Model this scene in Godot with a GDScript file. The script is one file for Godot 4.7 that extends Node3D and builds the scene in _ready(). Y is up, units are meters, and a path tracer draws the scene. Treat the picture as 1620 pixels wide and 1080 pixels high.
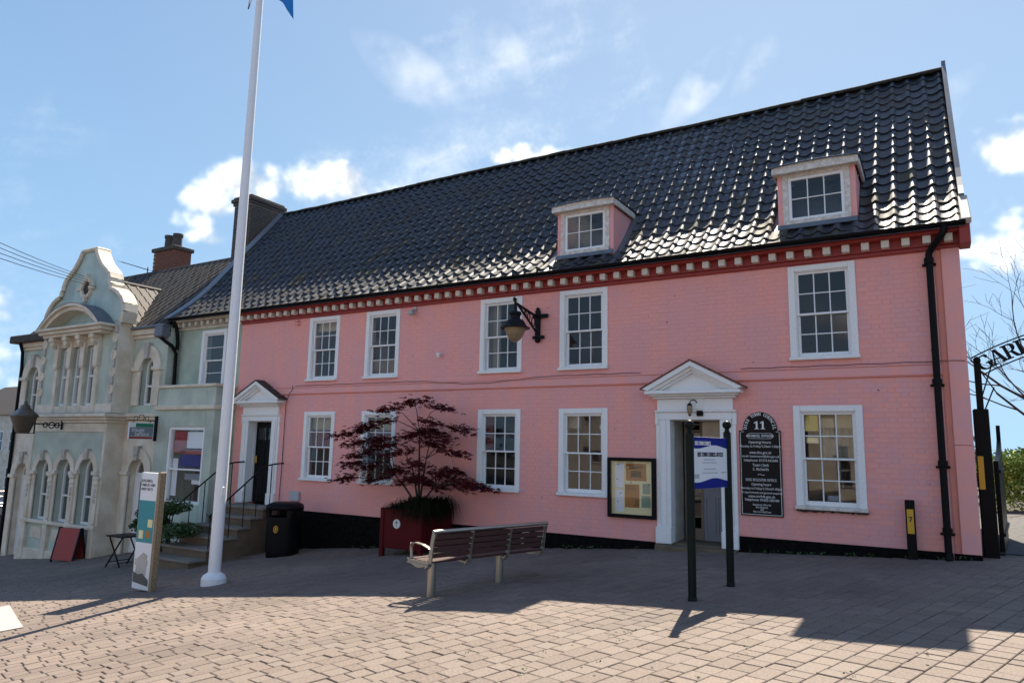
extends Node3D
# ---------------------------------------------------------------- helpers
class MB:
	var v := PackedVector3Array()
	var n := PackedVector3Array()
	var c := PackedColorArray()
	var ix := PackedInt32Array()
	var tint := Color(1, 1, 1)
	var use_tint := false
	func vert(p: Vector3, nn: Vector3) -> int:
		v.append(p); n.append(nn)
		if use_tint: c.append(tint)
		return v.size() - 1
	func quad(a: Vector3, b: Vector3, cc: Vector3, d: Vector3) -> void:
		var nn := (b - a).cross(cc - a)
		if nn.length_squared() < 1e-14: nn = (cc - a).cross(d - a)
		nn = nn.normalized()
		var i := vert(a, nn); vert(b, nn); vert(cc, nn); vert(d, nn)
		ix.append_array(PackedInt32Array([i, i + 2, i + 1, i, i + 3, i + 2]))
	func tri(a: Vector3, b: Vector3, cc: Vector3) -> void:
		var nn := (b - a).cross(cc - a).normalized()
		var i := vert(a, nn); vert(b, nn); vert(cc, nn)
		ix.append_array(PackedInt32Array([i, i + 2, i + 1]))
	# axis-aligned box between two corners, optional transform
	func box(lo: Vector3, hi: Vector3, t := Transform3D()) -> void:
		var p := []
		for k in 8: p.append(t * Vector3(hi.x if k & 1 else lo.x, hi.y if k & 2 else lo.y, hi.z if k & 4 else lo.z))
		quad(p[4], p[5], p[7], p[6]); quad(p[1], p[0], p[2], p[3])
		quad(p[5], p[1], p[3], p[7]); quad(p[0], p[4], p[6], p[2])
		quad(p[6], p[7], p[3], p[2]); quad(p[0], p[1], p[5], p[4])
	# chamfered box
	func bbox(lo: Vector3, hi: Vector3, b: float, t := Transform3D()) -> void:
		var ce := (lo + hi) * 0.5
		var h := (hi - lo) * 0.5
		b = minf(b, minf(h.x, minf(h.y, h.z)) * 0.9)
		var f := func(sx, sy, sz, ax):
			var q := Vector3(sx * (h.x - (0.0 if ax == 0 else b)), sy * (h.y - (0.0 if ax == 1 else b)), sz * (h.z - (0.0 if ax == 2 else b)))
			return t * (ce + q)
		for s in [1, -1]:
			if s == 1:
				quad(f.call(1, -1, -1, 0), f.call(1, 1, -1, 0), f.call(1, 1, 1, 0), f.call(1, -1, 1, 0))
				quad(f.call(-1, 1, -1, 1), f.call(-1, 1, 1, 1), f.call(1, 1, 1, 1), f.call(1, 1, -1, 1))
				quad(f.call(-1, -1, 1, 2), f.call(1, -1, 1, 2), f.call(1, 1, 1, 2), f.call(-1, 1, 1, 2))
			else:
				quad(f.call(-1, -1, 1, 0), f.call(-1, 1, 1, 0), f.call(-1, 1, -1, 0), f.call(-1, -1, -1, 0))
				quad(f.call(1, -1, -1, 1), f.call(1, -1, 1, 1), f.call(-1, -1, 1, 1), f.call(-1, -1, -1, 1))
				quad(f.call(1, -1, -1, 2), f.call(-1, -1, -1, 2), f.call(-1, 1, -1, 2), f.call(1, 1, -1, 2))
		for a in [1, -1]:
			for d in [1, -1]:
				eq(f.call(a, d, -1, 0), f.call(a, d, 1, 0), f.call(a, d, 1, 1), f.call(a, d, -1, 1), t.basis * Vector3(a, d, 0))
				eq(f.call(a, -1, d, 0), f.call(a, 1, d, 0), f.call(a, 1, d, 2), f.call(a, -1, d, 2), t.basis * Vector3(a, 0, d))
				eq(f.call(-1, a, d, 1), f.call(1, a, d, 1), f.call(1, a, d, 2), f.call(-1, a, d, 2), t.basis * Vector3(0, a, d))
		for a in [1, -1]:
			for d in [1, -1]:
				for e in [1, -1]:
					var A: Vector3 = f.call(a, d, e, 0)
					var B: Vector3 = f.call(a, d, e, 1)
					var C: Vector3 = f.call(a, d, e, 2)
					if (B - A).cross(C - A).dot(t.basis * Vector3(a, d, e)) > 0: tri(A, B, C)
					else: tri(A, C, B)
	# quad turned to face along w
	func eq(a: Vector3, b: Vector3, cc: Vector3, d: Vector3, w: Vector3) -> void:
		if (b - a).cross(cc - a).dot(w) > 0: quad(a, b, cc, d)
		else: quad(d, cc, b, a)
	func bar(p0: Vector3, p1: Vector3, w: float, h: float, bev := 0.0) -> void:
		var d := (p1 - p0)
		var z := d.normalized()
		var up := Vector3.UP if absf(z.y) < 0.95 else Vector3.RIGHT
		var x := up.cross(z).normalized()
		var t := Transform3D(Basis(x, z.cross(x), z), p0)
		if bev > 0: bbox(Vector3(-w / 2, -h / 2, 0), Vector3(w / 2, h / 2, d.length()), bev, t)
		else: box(Vector3(-w / 2, -h / 2, 0), Vector3(w / 2, h / 2, d.length()), t)
	func lathe(prof: Array, o: Vector3, seg := 20, ba := Basis()) -> void:
		# prof: Vector2(radius, height) from bottom to top
		for k in prof.size() - 1:
			var a: Vector2 = prof[k]
			var b: Vector2 = prof[k + 1]
			var s := Vector2(b.y - a.y, a.x - b.x).normalized()
			var base := v.size()
			for j in seg + 1:
				var th := TAU * j / seg
				var r := Vector3(cos(th), 0, sin(th))
				var nn := ba * (r * s.x + Vector3(0, s.y, 0))
				vert(o + ba * (r * a.x + Vector3(0, a.y, 0)), nn)
				vert(o + ba * (r * b.x + Vector3(0, b.y, 0)), nn)
			for j in seg:
				var i := base + j * 2
				ix.append_array(PackedInt32Array([i, i + 2, i + 3, i, i + 3, i + 1]))
	func cyl(p0: Vector3, p1: Vector3, r0: float, r1: float, seg := 12, caps := true) -> void:
		var z := (p1 - p0)
		var L := z.length()
		z = z / L
		var up := Vector3.RIGHT if absf(z.x) < 0.9 else Vector3.FORWARD
		var x := up.cross(z).normalized()
		var ba := Basis(x, z, x.cross(z))
		var prof := [Vector2(r0, 0), Vector2(r1, L)]
		if caps: prof = [Vector2(0, 0), Vector2(r0, 0), Vector2(r1, L), Vector2(0, L)]
		lathe(prof, p0, seg, ba)
	func tube(pts: Array, r, seg := 8, caps := true) -> void:
		var m := pts.size()
		var x := Vector3.ZERO
		var base := v.size()
		for k in m:
			var d: Vector3 = (pts[mini(k + 1, m - 1)] - pts[maxi(k - 1, 0)]).normalized()
			if k == 0:
				x = d.cross(Vector3.UP if absf(d.y) < 0.9 else Vector3.RIGHT).normalized()
			x = (x - d * x.dot(d)).normalized()
			var y := d.cross(x)
			var rr: float = r[k] if r is Array else r
			for j in seg:
				var th := TAU * j / seg
				var nn := x * cos(th) + y * sin(th)
				vert(pts[k] + nn * rr, nn)
		for k in m - 1:
			for j in seg:
				var i := base + k * seg + j
				var i2 := base + k * seg + (j + 1) % seg
				ix.append_array(PackedInt32Array([i, i + seg, i2 + seg, i, i2 + seg, i2]))
		if caps:
			for e in [0, m - 1]:
				var ce: Vector3 = pts[e]
				for j in seg:
					var a: Vector3 = v[base + e * seg + j]
					var b: Vector3 = v[base + e * seg + (j + 1) % seg]
					if e == 0: tri(ce, b, a)
					else: tri(ce, a, b)
	# polygon (counter-clockwise in XY) pushed from z0 to z1
	func prism(poly: PackedVector2Array, z0: float, z1: float, t := Transform3D(), smooth_side := false) -> void:
		if Geometry2D.is_polygon_clockwise(poly): pass
		var area := 0.0
		for k in poly.size():
			var a := poly[k]
			var b := poly[(k + 1) % poly.size()]
			area += a.x * b.y - b.x * a.y
		if area < 0: poly.reverse()
		var id := Geometry2D.triangulate_polygon(poly)
		for k in range(0, id.size(), 3):
			var A := poly[id[k]]
			var B := poly[id[k + 1]]
			var C := poly[id[k + 2]]
			if (B - A).cross(C - A) < 0:
				var T := B; B = C; C = T
			tri(t * Vector3(A.x, A.y, z1), t * Vector3(B.x, B.y, z1), t * Vector3(C.x, C.y, z1))
			tri(t * Vector3(A.x, A.y, z0), t * Vector3(C.x, C.y, z0), t * Vector3(B.x, B.y, z0))
		for k in poly.size():
			var a := poly[k]
			var b := poly[(k + 1) % poly.size()]
			quad(t * Vector3(a.x, a.y, z0), t * Vector3(b.x, b.y, z0), t * Vector3(b.x, b.y, z1), t * Vector3(a.x, a.y, z1))
	func ball(o: Vector3, r: Vector3, seg := 14, ba := Basis()) -> void:
		var base := v.size()
		var rows := int(seg / 2.0) + 1
		for k in rows + 1:
			var ph := PI * k / rows - PI / 2
			for j in seg + 1:
				var th := TAU * j / seg
				var d := Vector3(cos(ph) * cos(th), sin(ph), cos(ph) * sin(th))
				vert(o + ba * (d * r), (ba * (d / r)).normalized())
		for k in rows:
			for j in seg:
				var i := base + k * (seg + 1) + j
				ix.append_array(PackedInt32Array([i, i + seg + 2, i + seg + 1, i, i + 1, i + seg + 2]))
	# strip of quads from two rows of points with smooth normals
	func grid(rows: Array) -> void:
		var m: int = rows[0].size()
		var base := v.size()
		for k in rows.size():
			for j in m:
				var du: Vector3 = rows[k][mini(j + 1, m - 1)] - rows[k][maxi(j - 1, 0)]
				var dv: Vector3 = rows[mini(k + 1, rows.size() - 1)][j] - rows[maxi(k - 1, 0)][j]
				vert(rows[k][j], du.cross(dv).normalized())
		for k in rows.size() - 1:
			for j in m - 1:
				var i := base + k * m + j
				ix.append_array(PackedInt32Array([i, i + m + 1, i + 1, i, i + m, i + m + 1]))
	func add(o: MB, t: Transform3D) -> void:
		var base := v.size()
		for k in o.v.size(): vert(t * o.v[k], (t.basis * o.n[k]).normalized())
		for k in o.ix.size(): ix.append(o.ix[k] + base)
	func mesh() -> ArrayMesh:
		var a := []
		a.resize(Mesh.ARRAY_MAX)
		a[Mesh.ARRAY_VERTEX] = v
		a[Mesh.ARRAY_NORMAL] = n
		if use_tint: a[Mesh.ARRAY_COLOR] = c
		a[Mesh.ARRAY_INDEX] = ix
		var m := ArrayMesh.new()
		m.add_surface_from_arrays(Mesh.PRIMITIVE_TRIANGLES, a)
		return m

var taken := {}
func numbered(called: String) -> String:
	if not taken.has(called):
		taken[called] = 0
		return called
	taken[called] += 1
	return "%s_%03d" % [called, taken[called]]
func thing(called: String, label: String, category: String, at := Vector3.ZERO, turn := 0.0, group := "") -> Node3D:
	var o := Node3D.new()
	o.name = numbered(called)
	add_child(o)
	o.position = at
	o.rotation.y = turn
	tag(o, label, category, group)
	return o
func tag(o: Node, label: String, category: String, group := "") -> void:
	o.set_meta("label", label)
	o.set_meta("category", category)
	if group: o.set_meta("group", group)
func part(called: String, m, mt: Material, parent: Node, at := Vector3.ZERO) -> MeshInstance3D:
	var o := MeshInstance3D.new()
	o.name = called
	o.mesh = m.mesh() if m is MB else m
	o.material_override = mt
	o.position = at
	parent.add_child(o, true)
	return o
func single(called: String, m, mt: Material, label: String, category: String, group := "") -> MeshInstance3D:
	var o := part(numbered(called), m, mt, self)
	tag(o, label, category, group)
	return o
func structure(called: String, m, mt: Material) -> MeshInstance3D:
	var o := part(called, m, mt, self)
	o.set_meta("kind", "structure")
	return o
func dup(root: Node3D, called: String, at: Vector3, turn: float, label := "") -> Node3D:
	var r: Node3D = root.duplicate()
	r.name = numbered(called)
	add_child(r)
	r.position = at
	r.rotation.y = turn
	if label: r.set_meta("label", label)
	return r
# ---------------------------------------------------------------- ground heights
const GX := [-400.0, -60.0, -40.0, -27.7, -18.46, -14.77, -10.43, -6.58, -4.29, 0.31, 7.4, 27.7, 400.0]
const GY := [-3.57, -3.48, -3.154, -2.28, -1.37, -0.985, -0.578, -0.243, -0.067, 0.184, 0.44, 0.7, 0.7]
func gx(x: float) -> float:
	for k in GX.size() - 1:
		if x <= GX[k + 1]:
			return lerpf(GY[k], GY[k + 1], (x - GX[k]) / (GX[k + 1] - GX[k]))
	return GY[-1]
func G(x: float, z: float) -> float:
	var zz := clampf(z, 0, 14)
	return gx(x) - 0.02 * zz - 0.0043 * clampf(-x - 4.6, 0, 14) * zz
func GP(x: float, z: float) -> Vector3: return Vector3(x, G(x, z), z)
# ---------------------------------------------------------------- materials
var tex := {}
func lin(r: float, g: float, b: float) -> Color: return Color(r, g, b).linear_to_srgb()
func noise_tex(key: String, seed_: int, freq: float, lo: Color, hi: Color, size := 512, oct := 4, gain := 0.5, sharp := 1.0, type := FastNoiseLite.TYPE_SIMPLEX_SMOOTH) -> ImageTexture:
	if tex.has(key): return tex[key]
	var f := FastNoiseLite.new()
	f.seed = seed_
	f.noise_type = type
	f.frequency = freq
	f.fractal_octaves = oct
	f.fractal_gain = gain
	var im := f.get_seamless_image(size, size)
	im.convert(Image.FORMAT_RGBA8)
	var d := im.get_data()
	for k in size * size:
		var t := d[k * 4] / 255.0
		t = clampf((t - 0.5) * sharp + 0.5, 0, 1)
		var q := lo.lerp(hi, t)
		d[k * 4] = int(q.r * 255); d[k * 4 + 1] = int(q.g * 255); d[k * 4 + 2] = int(q.b * 255); d[k * 4 + 3] = 255
	im = Image.create_from_data(size, size, false, Image.FORMAT_RGBA8, d)
	tex[key] = ImageTexture.create_from_image(im)
	return tex[key]
func mat(col: Color, rough := 0.7, metal := 0.0, grain: Texture2D = null, gs := 1.0, bump: Texture2D = null, bump_cm := 0.0) -> StandardMaterial3D:
	var m := StandardMaterial3D.new()
	m.albedo_color = col
	m.roughness = rough
	m.metallic = metal
	if grain or bump:
		m.uv1_triplanar = true
		m.uv1_world_triplanar = true
		m.uv1_scale = Vector3.ONE * gs
	if grain: m.albedo_texture = grain
	if bump:
		m.heightmap_enabled = true
		m.heightmap_texture = bump
		m.heightmap_scale = bump_cm
	return m
var M := {}
func G1(v: float) -> Color: return Color(v, v, v)
func materials() -> void:
	var fine := noise_tex("fine", 3, 0.05, G1(0.93), G1(1.0), 512, 4, 0.6, 1.3)
	var blotch := noise_tex("blotch", 5, 0.006, G1(0.86), G1(1.0), 512, 5, 0.5, 1.4)
	var strong := noise_tex("strong", 9, 0.02, G1(0.68), G1(1.0), 512, 6, 0.55, 1.6)
	var bump := noise_tex("bump", 13, 0.03, G1(0.0), G1(1.0), 512, 5, 0.55, 1.3)
	var pinkt := noise_tex("pinkt", 21, 0.008, Color(1.0, 0.955, 0.925), Color(0.95, 0.955, 0.985), 512, 6, 0.55, 2.0)
	M.pink = mat(lin(0.85, 0.405, 0.372), 0.62, 0, pinkt, 0.35, bump, 0.08)
	M.pink_b = mat(lin(0.842, 0.398, 0.364), 0.62, 0, pinkt, 0.31, bump, 0.08)
	M.pink_c = mat(lin(0.854, 0.409, 0.378), 0.60, 0, pinkt, 0.41, bump, 0.08)
	M.pink_mortar = mat(lin(0.83, 0.385, 0.352), 0.7, 0, pinkt, 0.4)
	M.pink_orange = mat(lin(0.76, 0.30, 0.235), 0.7, 0, pinkt, 0.6, bump, 0.1)
	M.white = mat(lin(0.87, 0.865, 0.85), 0.45, 0, fine, 1.2)
	M.white_worn = mat(lin(0.74, 0.71, 0.66), 0.6, 0, noise_tex("worn", 31, 0.03, Color(0.86, 0.82, 0.78), Color(1, 1, 1), 512, 5, 0.6, 1.6), 0.5)
	M.cream = mat(lin(0.66, 0.60, 0.50), 0.6, 0, blotch, 0.8)
	M.red = mat(lin(0.31, 0.028, 0.021), 0.5, 0, fine, 1.0)
	M.dentil = mat(lin(0.72, 0.66, 0.56), 0.6, 0, fine, 1.5)
	M.black = mat(lin(0.008, 0.008, 0.009), 0.4, 0, fine, 1.5)
	M.black_wall = mat(lin(0.011, 0.010, 0.010), 0.75, 0, strong, 0.8, bump, 0.4)
	M.iron = mat(lin(0.014, 0.014, 0.016), 0.42, 0.0, fine, 2.0)
	M.glass = StandardMaterial3D.new()
	M.glass.albedo_color = Color(0.35, 0.40, 0.42, 0.07)
	M.glass.transparency = BaseMaterial3D.TRANSPARENCY_ALPHA
	M.glass.roughness = 0.02
	M.glass.metallic_specular = 1.0
	M.lead = mat(lin(0.16, 0.18, 0.21), 0.5, 0.2, blotch, 0.9)
	var tl := noise_tex("tilet", 41, 0.018, Color(0.55, 0.55, 0.6), Color(1.0, 1.0, 1.0), 512, 5, 0.6, 1.8)
	var trough := noise_tex("trough", 43, 0.02, G1(0.84), G1(1.0), 512, 5, 0.6, 1.8)
	M.tile = mat(lin(0.030, 0.030, 0.035), 0.66, 0, tl, 0.9)
	M.tile_b = mat(lin(0.022, 0.023, 0.029), 0.58, 0, tl, 0.8)
	M.tile_c = mat(lin(0.060, 0.049, 0.039), 0.82, 0, tl, 0.7)
	M.tile_lichen = mat(lin(0.085, 0.075, 0.050), 0.75, 0, strong, 2.0)
	for k in ["tile", "tile_b", "tile_c"]:
		M[k].roughness_texture = trough
		M[k].roughness_texture_channel = BaseMaterial3D.TEXTURE_CHANNEL_RED
		M[k].metallic_specular = 0.6
		M[k].clearcoat_enabled = true
		M[k].clearcoat = 0.18
		M[k].clearcoat_roughness = 0.32
	M.brown_tile = mat(lin(0.060, 0.044, 0.036), 0.75, 0, strong, 0.8, bump, 0.3)
	M.mint = mat(lin(0.43, 0.50, 0.405), 0.65, 0, blotch, 0.3, bump, 0.05)
	M.mint_light = mat(lin(0.50, 0.555, 0.465), 0.65, 0, blotch, 0.27, bump, 0.05)
	M.mint_blue = mat(lin(0.455, 0.565, 0.515), 0.65, 0, blotch, 0.3, bump, 0.05)
	M.stonewhite = mat(lin(0.72, 0.645, 0.53), 0.7, 0, noise_tex("sw", 51, 0.015, Color(0.91, 0.89, 0.86), Color(1, 1, 1), 512, 5, 0.5, 1.6), 0.22, bump, 0.06)
	M.greywhite = mat(lin(0.48, 0.45, 0.41), 0.7, 0, noise_tex("sw", 51, 0.015, G1(0.7), G1(1)), 0.3, bump, 0.06)
	M.brick_red = mat(lin(0.24, 0.075, 0.045), 0.85, 0, strong, 1.6, bump, 0.4)
	M.brick_dark = mat(lin(0.105, 0.092, 0.082), 0.9, 0, strong, 1.4, bump, 0.5)
	M.pink.uv1_scale = Vector3(0.45, 0.14, 0.45)
	M.cable = mat(lin(0.10, 0.045, 0.04), 0.7)
	M.mortar = mat(lin(0.28, 0.25, 0.21), 0.95, 0, fine, 1.0)
	M.joint = mat(lin(0.065, 0.054, 0.046), 0.95, 0, strong, 2.2, bump, 0.5)
	var pv := noise_tex("pave", 61, 0.05, Color(0.80, 0.78, 0.76), Color(1, 1, 1), 512, 5, 0.65, 1.5)
	M.pave = [mat(lin(0.205, 0.160, 0.134), 0.85, 0, pv, 1.3, bump, 0.15), mat(lin(0.187, 0.144, 0.120), 0.85, 0, pv, 1.1, bump, 0.15), mat(lin(0.219, 0.175, 0.148), 0.85, 0, pv, 1.5, bump, 0.15)]
	M.pave_many = mat(Color(1, 1, 1), 0.85, 0, pv, 1.3, bump, 0.15)
	M.pave_many.vertex_color_use_as_albedo = true
	M.square = mat(lin(0.20, 0.157, 0.131), 0.85, 0, strong, 0.5)
	M.slab = mat(lin(0.40, 0.375, 0.345), 0.85, 0, fine, 1.2)
	M.asphalt = mat(lin(0.10, 0.095, 0.092), 0.9, 0, strong, 0.7, bump, 0.3)
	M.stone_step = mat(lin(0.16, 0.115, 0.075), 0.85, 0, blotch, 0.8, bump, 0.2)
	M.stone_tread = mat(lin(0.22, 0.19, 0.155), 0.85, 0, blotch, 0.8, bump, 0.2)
	M.steel = mat(lin(0.42, 0.39, 0.34), 0.34, 0.9, fine, 2.5)
	M.bench_wood = mat(lin(0.075, 0.018, 0.014), 0.5, 0, noise_tex("wood", 71, 0.03, G1(0.6), G1(1.0), 512, 4, 0.6, 1.6), 3.0)
	M.planter = mat(lin(0.10, 0.009, 0.012), 0.42, 0, fine, 1.5)
	M.soil = mat(lin(0.03, 0.022, 0.016), 0.95, 0, strong, 3.0, bump, 0.8)
	M.bark = mat(lin(0.06, 0.038, 0.03), 0.85, 0, strong, 3.0)
	M.leaf_red = mat(lin(0.085, 0.012, 0.017), 0.75)
	M.leaf_red.metallic_specular = 0.15
	M.leaf_red.backlight = Color(0.35, 0.05, 0.06)
	M.leaf_red_pale = mat(lin(0.14, 0.026, 0.026), 0.75)
	M.leaf_red_pale.metallic_specular = 0.15
	M.leaf_red_pale.backlight = Color(0.5, 0.08, 0.07)
	M.leaf_green = mat(lin(0.035, 0.075, 0.018), 0.55)
	M.leaf_green.backlight = Color(0.4, 0.5, 0.12)
	M.leaf_dark = mat(lin(0.018, 0.032, 0.012), 0.6)
	M.leaf_spring = mat(lin(0.19, 0.27, 0.045), 0.7)
	M.leaf_spring.backlight = Color(0.75, 0.85, 0.25)
	M.grass_dark = mat(lin(0.012, 0.014, 0.007), 0.85)
	M.grass_dark.metallic_specular = 0.1
	M.pole = mat(lin(0.78, 0.78, 0.79), 0.3)
	M.flag = mat(lin(0.004, 0.17, 0.52), 0.8)
	M.flag.backlight = Color(0.1, 0.4, 0.8)
	M.post_green = mat(lin(0.007, 0.012, 0.010), 0.45)
	M.post_green.metallic_specular = 0.25
	M.panel_white = mat(lin(0.74, 0.74, 0.76), 0.4)
	M.panel_blue = mat(lin(0.004, 0.016, 0.20), 0.5)
	M.panel_blue.metallic_specular = 0.2
	M.ink = mat(lin(0.03, 0.03, 0.04), 0.6)
	M.letter_white = mat(lin(0.78, 0.78, 0.76), 0.5)
	M.board_black = mat(lin(0.012, 0.012, 0.014), 0.3)
	M.panel_green = mat(lin(0.02, 0.20, 0.11), 0.5)
	M.teal = mat(lin(0.035, 0.24, 0.27), 0.5)
	M.paper = mat(lin(0.76, 0.67, 0.36), 0.8)
	M.paper_orange = mat(lin(0.58, 0.22, 0.03), 0.7, 0, strong, 9.0)
	M.paper_yellow = mat(lin(0.70, 0.52, 0.08), 0.7, 0, strong, 8.0)
	M.paper_green = mat(lin(0.30, 0.42, 0.28), 0.7, 0, strong, 8.0)
	M.wood_tan = mat(lin(0.42, 0.30, 0.17), 0.6, 0, noise_tex("wood", 71, 0.03, G1(0.6), G1(1.0)), 2.0)
	M.brass = mat(lin(0.50, 0.30, 0.06), 0.35, 0.8)
	M.yellow = mat(lin(0.62, 0.33, 0.02), 0.5)
	M.red_board = mat(lin(0.34, 0.025, 0.018), 0.5, 0, fine, 1.0)
	M.grey_blue = mat(lin(0.20, 0.225, 0.27), 0.5, 0, fine, 1.0)
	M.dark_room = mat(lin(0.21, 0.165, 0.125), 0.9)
	M.blind = mat(lin(0.40, 0.32, 0.19), 0.9)
	M.blind.backlight = Color(0.3, 0.25, 0.15)
	M.curtain_red = mat(lin(0.20, 0.035, 0.025), 0.9)
	M.curtain = mat(lin(0.28, 0.24, 0.18), 0.9)
	M.grey_plastic = mat(lin(0.42, 0.42, 0.43), 0.5)
	M.lamp_glass = mat(lin(0.26, 0.19, 0.11), 0.25)
	M.lamp_glass.backlight = Color(0.5, 0.45, 0.35)
	M.ridge = mat(lin(0.055, 0.047, 0.036), 0.95, 0, strong, 1.5, bump, 0.8)
	M.ridge.metallic_specular = 0.2
	for k in ["black_wall", "black", "iron", "board_black"]: M[k].metallic_specular = 0.2
	M.planter.metallic_specular = 0.2
	M.black_wall.metallic_specular = 0.12
	M.hedge_far = mat(lin(0.05, 0.09, 0.02), 0.6)
# ---------------------------------------------------------------- sky
func cloud_sky() -> ImageTexture:
	var W := 2560
	var H := 1280
	var H2 := 660
	var den := PackedFloat32Array()
	den.resize(W * H2)
	var rng := RandomNumberGenerator.new()
	rng.seed = 7
	# azimuth from north (-z), elevation, half width, half height, weight
	var bl := [[-56.5, 17.6, 2.4, 1.0, 0.95], [-52.5, 19.2, 3.2, 1.3, 1.1], [-48.5, 20.0, 3.0, 1.4, 1.1], [-44.5, 20.2, 2.8, 1.2, 1.1], [-42, 20.0, 1.6, 0.8, 0.9], [-57.4, 16.2, 1.9, 0.9, 0.95], [-55.3, 15.2, 1.6, 0.8, 0.9], [-52.0, 17.0, 2.2, 1.0, 0.6], [-32, 23.1, 1.6, 0.6, 0.95], [-28.8, 23.5, 1.9, 0.75, 1.0], [6.3, 20.2, 2.0, 1.7, 1.05], [8, 17.6, 2.2, 1.0, 0.95], [6.5, 16.2, 1.6, 0.5, 0.8], [3.2, 14.2, 1.5, 0.7, 0.7], [-67.6, 8.6, 1.9, 1.2, 0.95], [-68.3, 4.4, 2.8, 2.0, 0.9], [-64.5, 3.0, 3.5, 1.0, 0.6]]
	for k in 46:
		var az := rng.randf_range(16, 272)
		var el := rng.randf_range(6, 30)
		var w := rng.randf_range(4, 10)
		var cnt := 3
		for q in cnt: bl.append([az + rng.randf_range(-1, 1) * w, el + rng.randf_range(-0.2, 0.2) * w, w * rng.randf_range(0.5, 0.9), w * rng.randf_range(0.2, 0.35), rng.randf_range(0.7, 1.1)])
	for b in bl:
		var cu: float = fposmod(b[0], 360.0) / 360.0 * W
		if b[0] < 16: b[2] *= 1.6; b[3] *= 1.45
		var cv: float = (90.0 - b[1]) / 180.0 * H
		var ru: float = b[2] / 360.0 * W / maxf(cos(deg_to_rad(b[1])), 0.2) * 1.0
		var rv: float = b[3] / 180.0 * H
		for y in range(maxi(0, int(cv - rv * 2)), mini(H2, int(cv + rv * 1.6))):
			for x in range(int(cu - ru * 1.8), int(cu + ru * 1.8)):
				var dx := (x - cu) / ru
				var dy := (y - cv) / rv
				if dy > 0: dy *= 1.35
				var q := 1.0 - (dx * dx + dy * dy) * 0.75
				if q > 0:
					var id := y * W + posmod(x, W)
					den[id] = maxf(den[id], q * b[4])
	# long thin streaks of ice cloud
	var thin := PackedFloat32Array()
	thin.resize(W * H2)
	var sk := [[-12.5, 30.5, -18.5, 25.5, 1.1, 0.75], [-9.0, 31.0, -13.0, 27.0, 0.8, 0.5], [-34, 33, -30, 29, 1.0, 0.35], [4.0, 25.5, -1.5, 21.5, 1.0, 0.45], [-45, 31, -36, 27, 1.4, 0.35]]
	for k in 34:
		var az := rng.randf_range(18, 270)
		var el := rng.randf_range(14, 44)
		sk.append([az, el, az + rng.randf_range(-9, 9), el - rng.randf_range(2, 6), rng.randf_range(0.7, 1.6), rng.randf_range(0.3, 0.75)])
	for q in sk:
		var steps := 60
		for t in steps + 1:
			var u := float(t) / steps
			var pu: float = fposmod(lerpf(q[0], q[2], u), 360.0) / 360.0 * W
			var pv: float = (90.0 - lerpf(q[1], q[3], u)) / 180.0 * H
			var rr: float = q[4] / 180.0 * H * (0.5 + sin(PI * u))
			for y in range(maxi(0, int(pv - rr)), mini(H2, int(pv + rr))):
				for x in range(int(pu - rr), int(pu + rr)):
					var w := 1.0 - (pow(x - pu, 2) + pow(y - pv, 2)) / (rr * rr)
					if w > 0:
						var id := y * W + posmod(x, W)
						thin[id] = maxf(thin[id], w * q[5] * sin(PI * clampf(u, 0.06, 0.94)))
	var f := FastNoiseLite.new()
	f.seed = 11
	f.frequency = 0.017
	f.fractal_octaves = 7
	f.fractal_gain = 0.6
	var ni := f.get_seamless_image(W, H2)
	ni.convert(Image.FORMAT_L8)
	var nd := ni.get_data()
	f.seed = 23
	f.frequency = 0.0032
	f.fractal_octaves = 6
	f.domain_warp_enabled = true
	f.domain_warp_amplitude = 60
	var wi := f.get_seamless_image(W, H2)
	wi.convert(Image.FORMAT_L8)
	var wd := wi.get_data()
	var out := PackedFloat32Array()
	out.resize(W * H * 4)
	var sunv := Vector3(-0.117, 0.777, -0.618)
	for y in H:
		var el := (0.5 - (y + 0.5) / H) * PI
		var se := sin(maxf(el, 0.0))
		var ce := cos(el)
		var t := pow(1.0 - se, 1.2)
		var base := Vector3(lerpf(0.018, 0.195, t), lerpf(0.074, 0.315, t), lerpf(0.205, 0.445, t))
		for x in W:
			var i := (y * W + x) * 4
			var c := base
			if y < H2:
				var az := float(x) / W * TAU
				var cs := maxf(0.0, sin(az) * ce * sunv.x + sin(el) * sunv.y - cos(az) * ce * sunv.z)
				var g := cs * cs
				g = g * g
				c += Vector3(0.10, 0.09, 0.07) * g * 1.3
				var k := y * W + x
				var nz := nd[k] / 255.0 - 0.5
				var wz := wd[k] / 255.0 - 0.5
				# thin high streaks: the coarse noise read along a slant
				var kx := posmod(int(x * 0.55 + y * 1.5), W)
				var ky := posmod(int(y * 0.9 - x * 0.22), H2)
				var ws := wd[ky * W + kx] / 255.0 - 0.5
				var wisp := clampf((wz * 0.6 + ws * 0.9 + 0.02 + nz * 0.3) * 1.3, 0, 0.5)
				c = c.lerp(Vector3(0.45, 0.485, 0.53), wisp * wisp * 1.9)
				if thin[k] > 0: c = c.lerp(Vector3(0.43, 0.46, 0.50), clampf(thin[k] * (0.75 + nz * 2.6 + ws * 0.8), 0, 0.8))
				if den[k] > 0:
					var dd := clampf((den[k] * 1.15 + nz * 2.7 - 0.40) * 0.95, 0, 1)
					dd = dd * dd * (3 - 2 * dd)
					var up := nd[maxi(y - 7, 0) * W + posmod(x - 5, W)] / 255.0 - 0.5
					var lum := clampf(0.86 + (nz - up) * 1.6 + dd * 0.14, 0.62, 1.08)
					c = c.lerp(Vector3(0.55, 0.57, 0.60) * lum, dd * 0.96)
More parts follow.
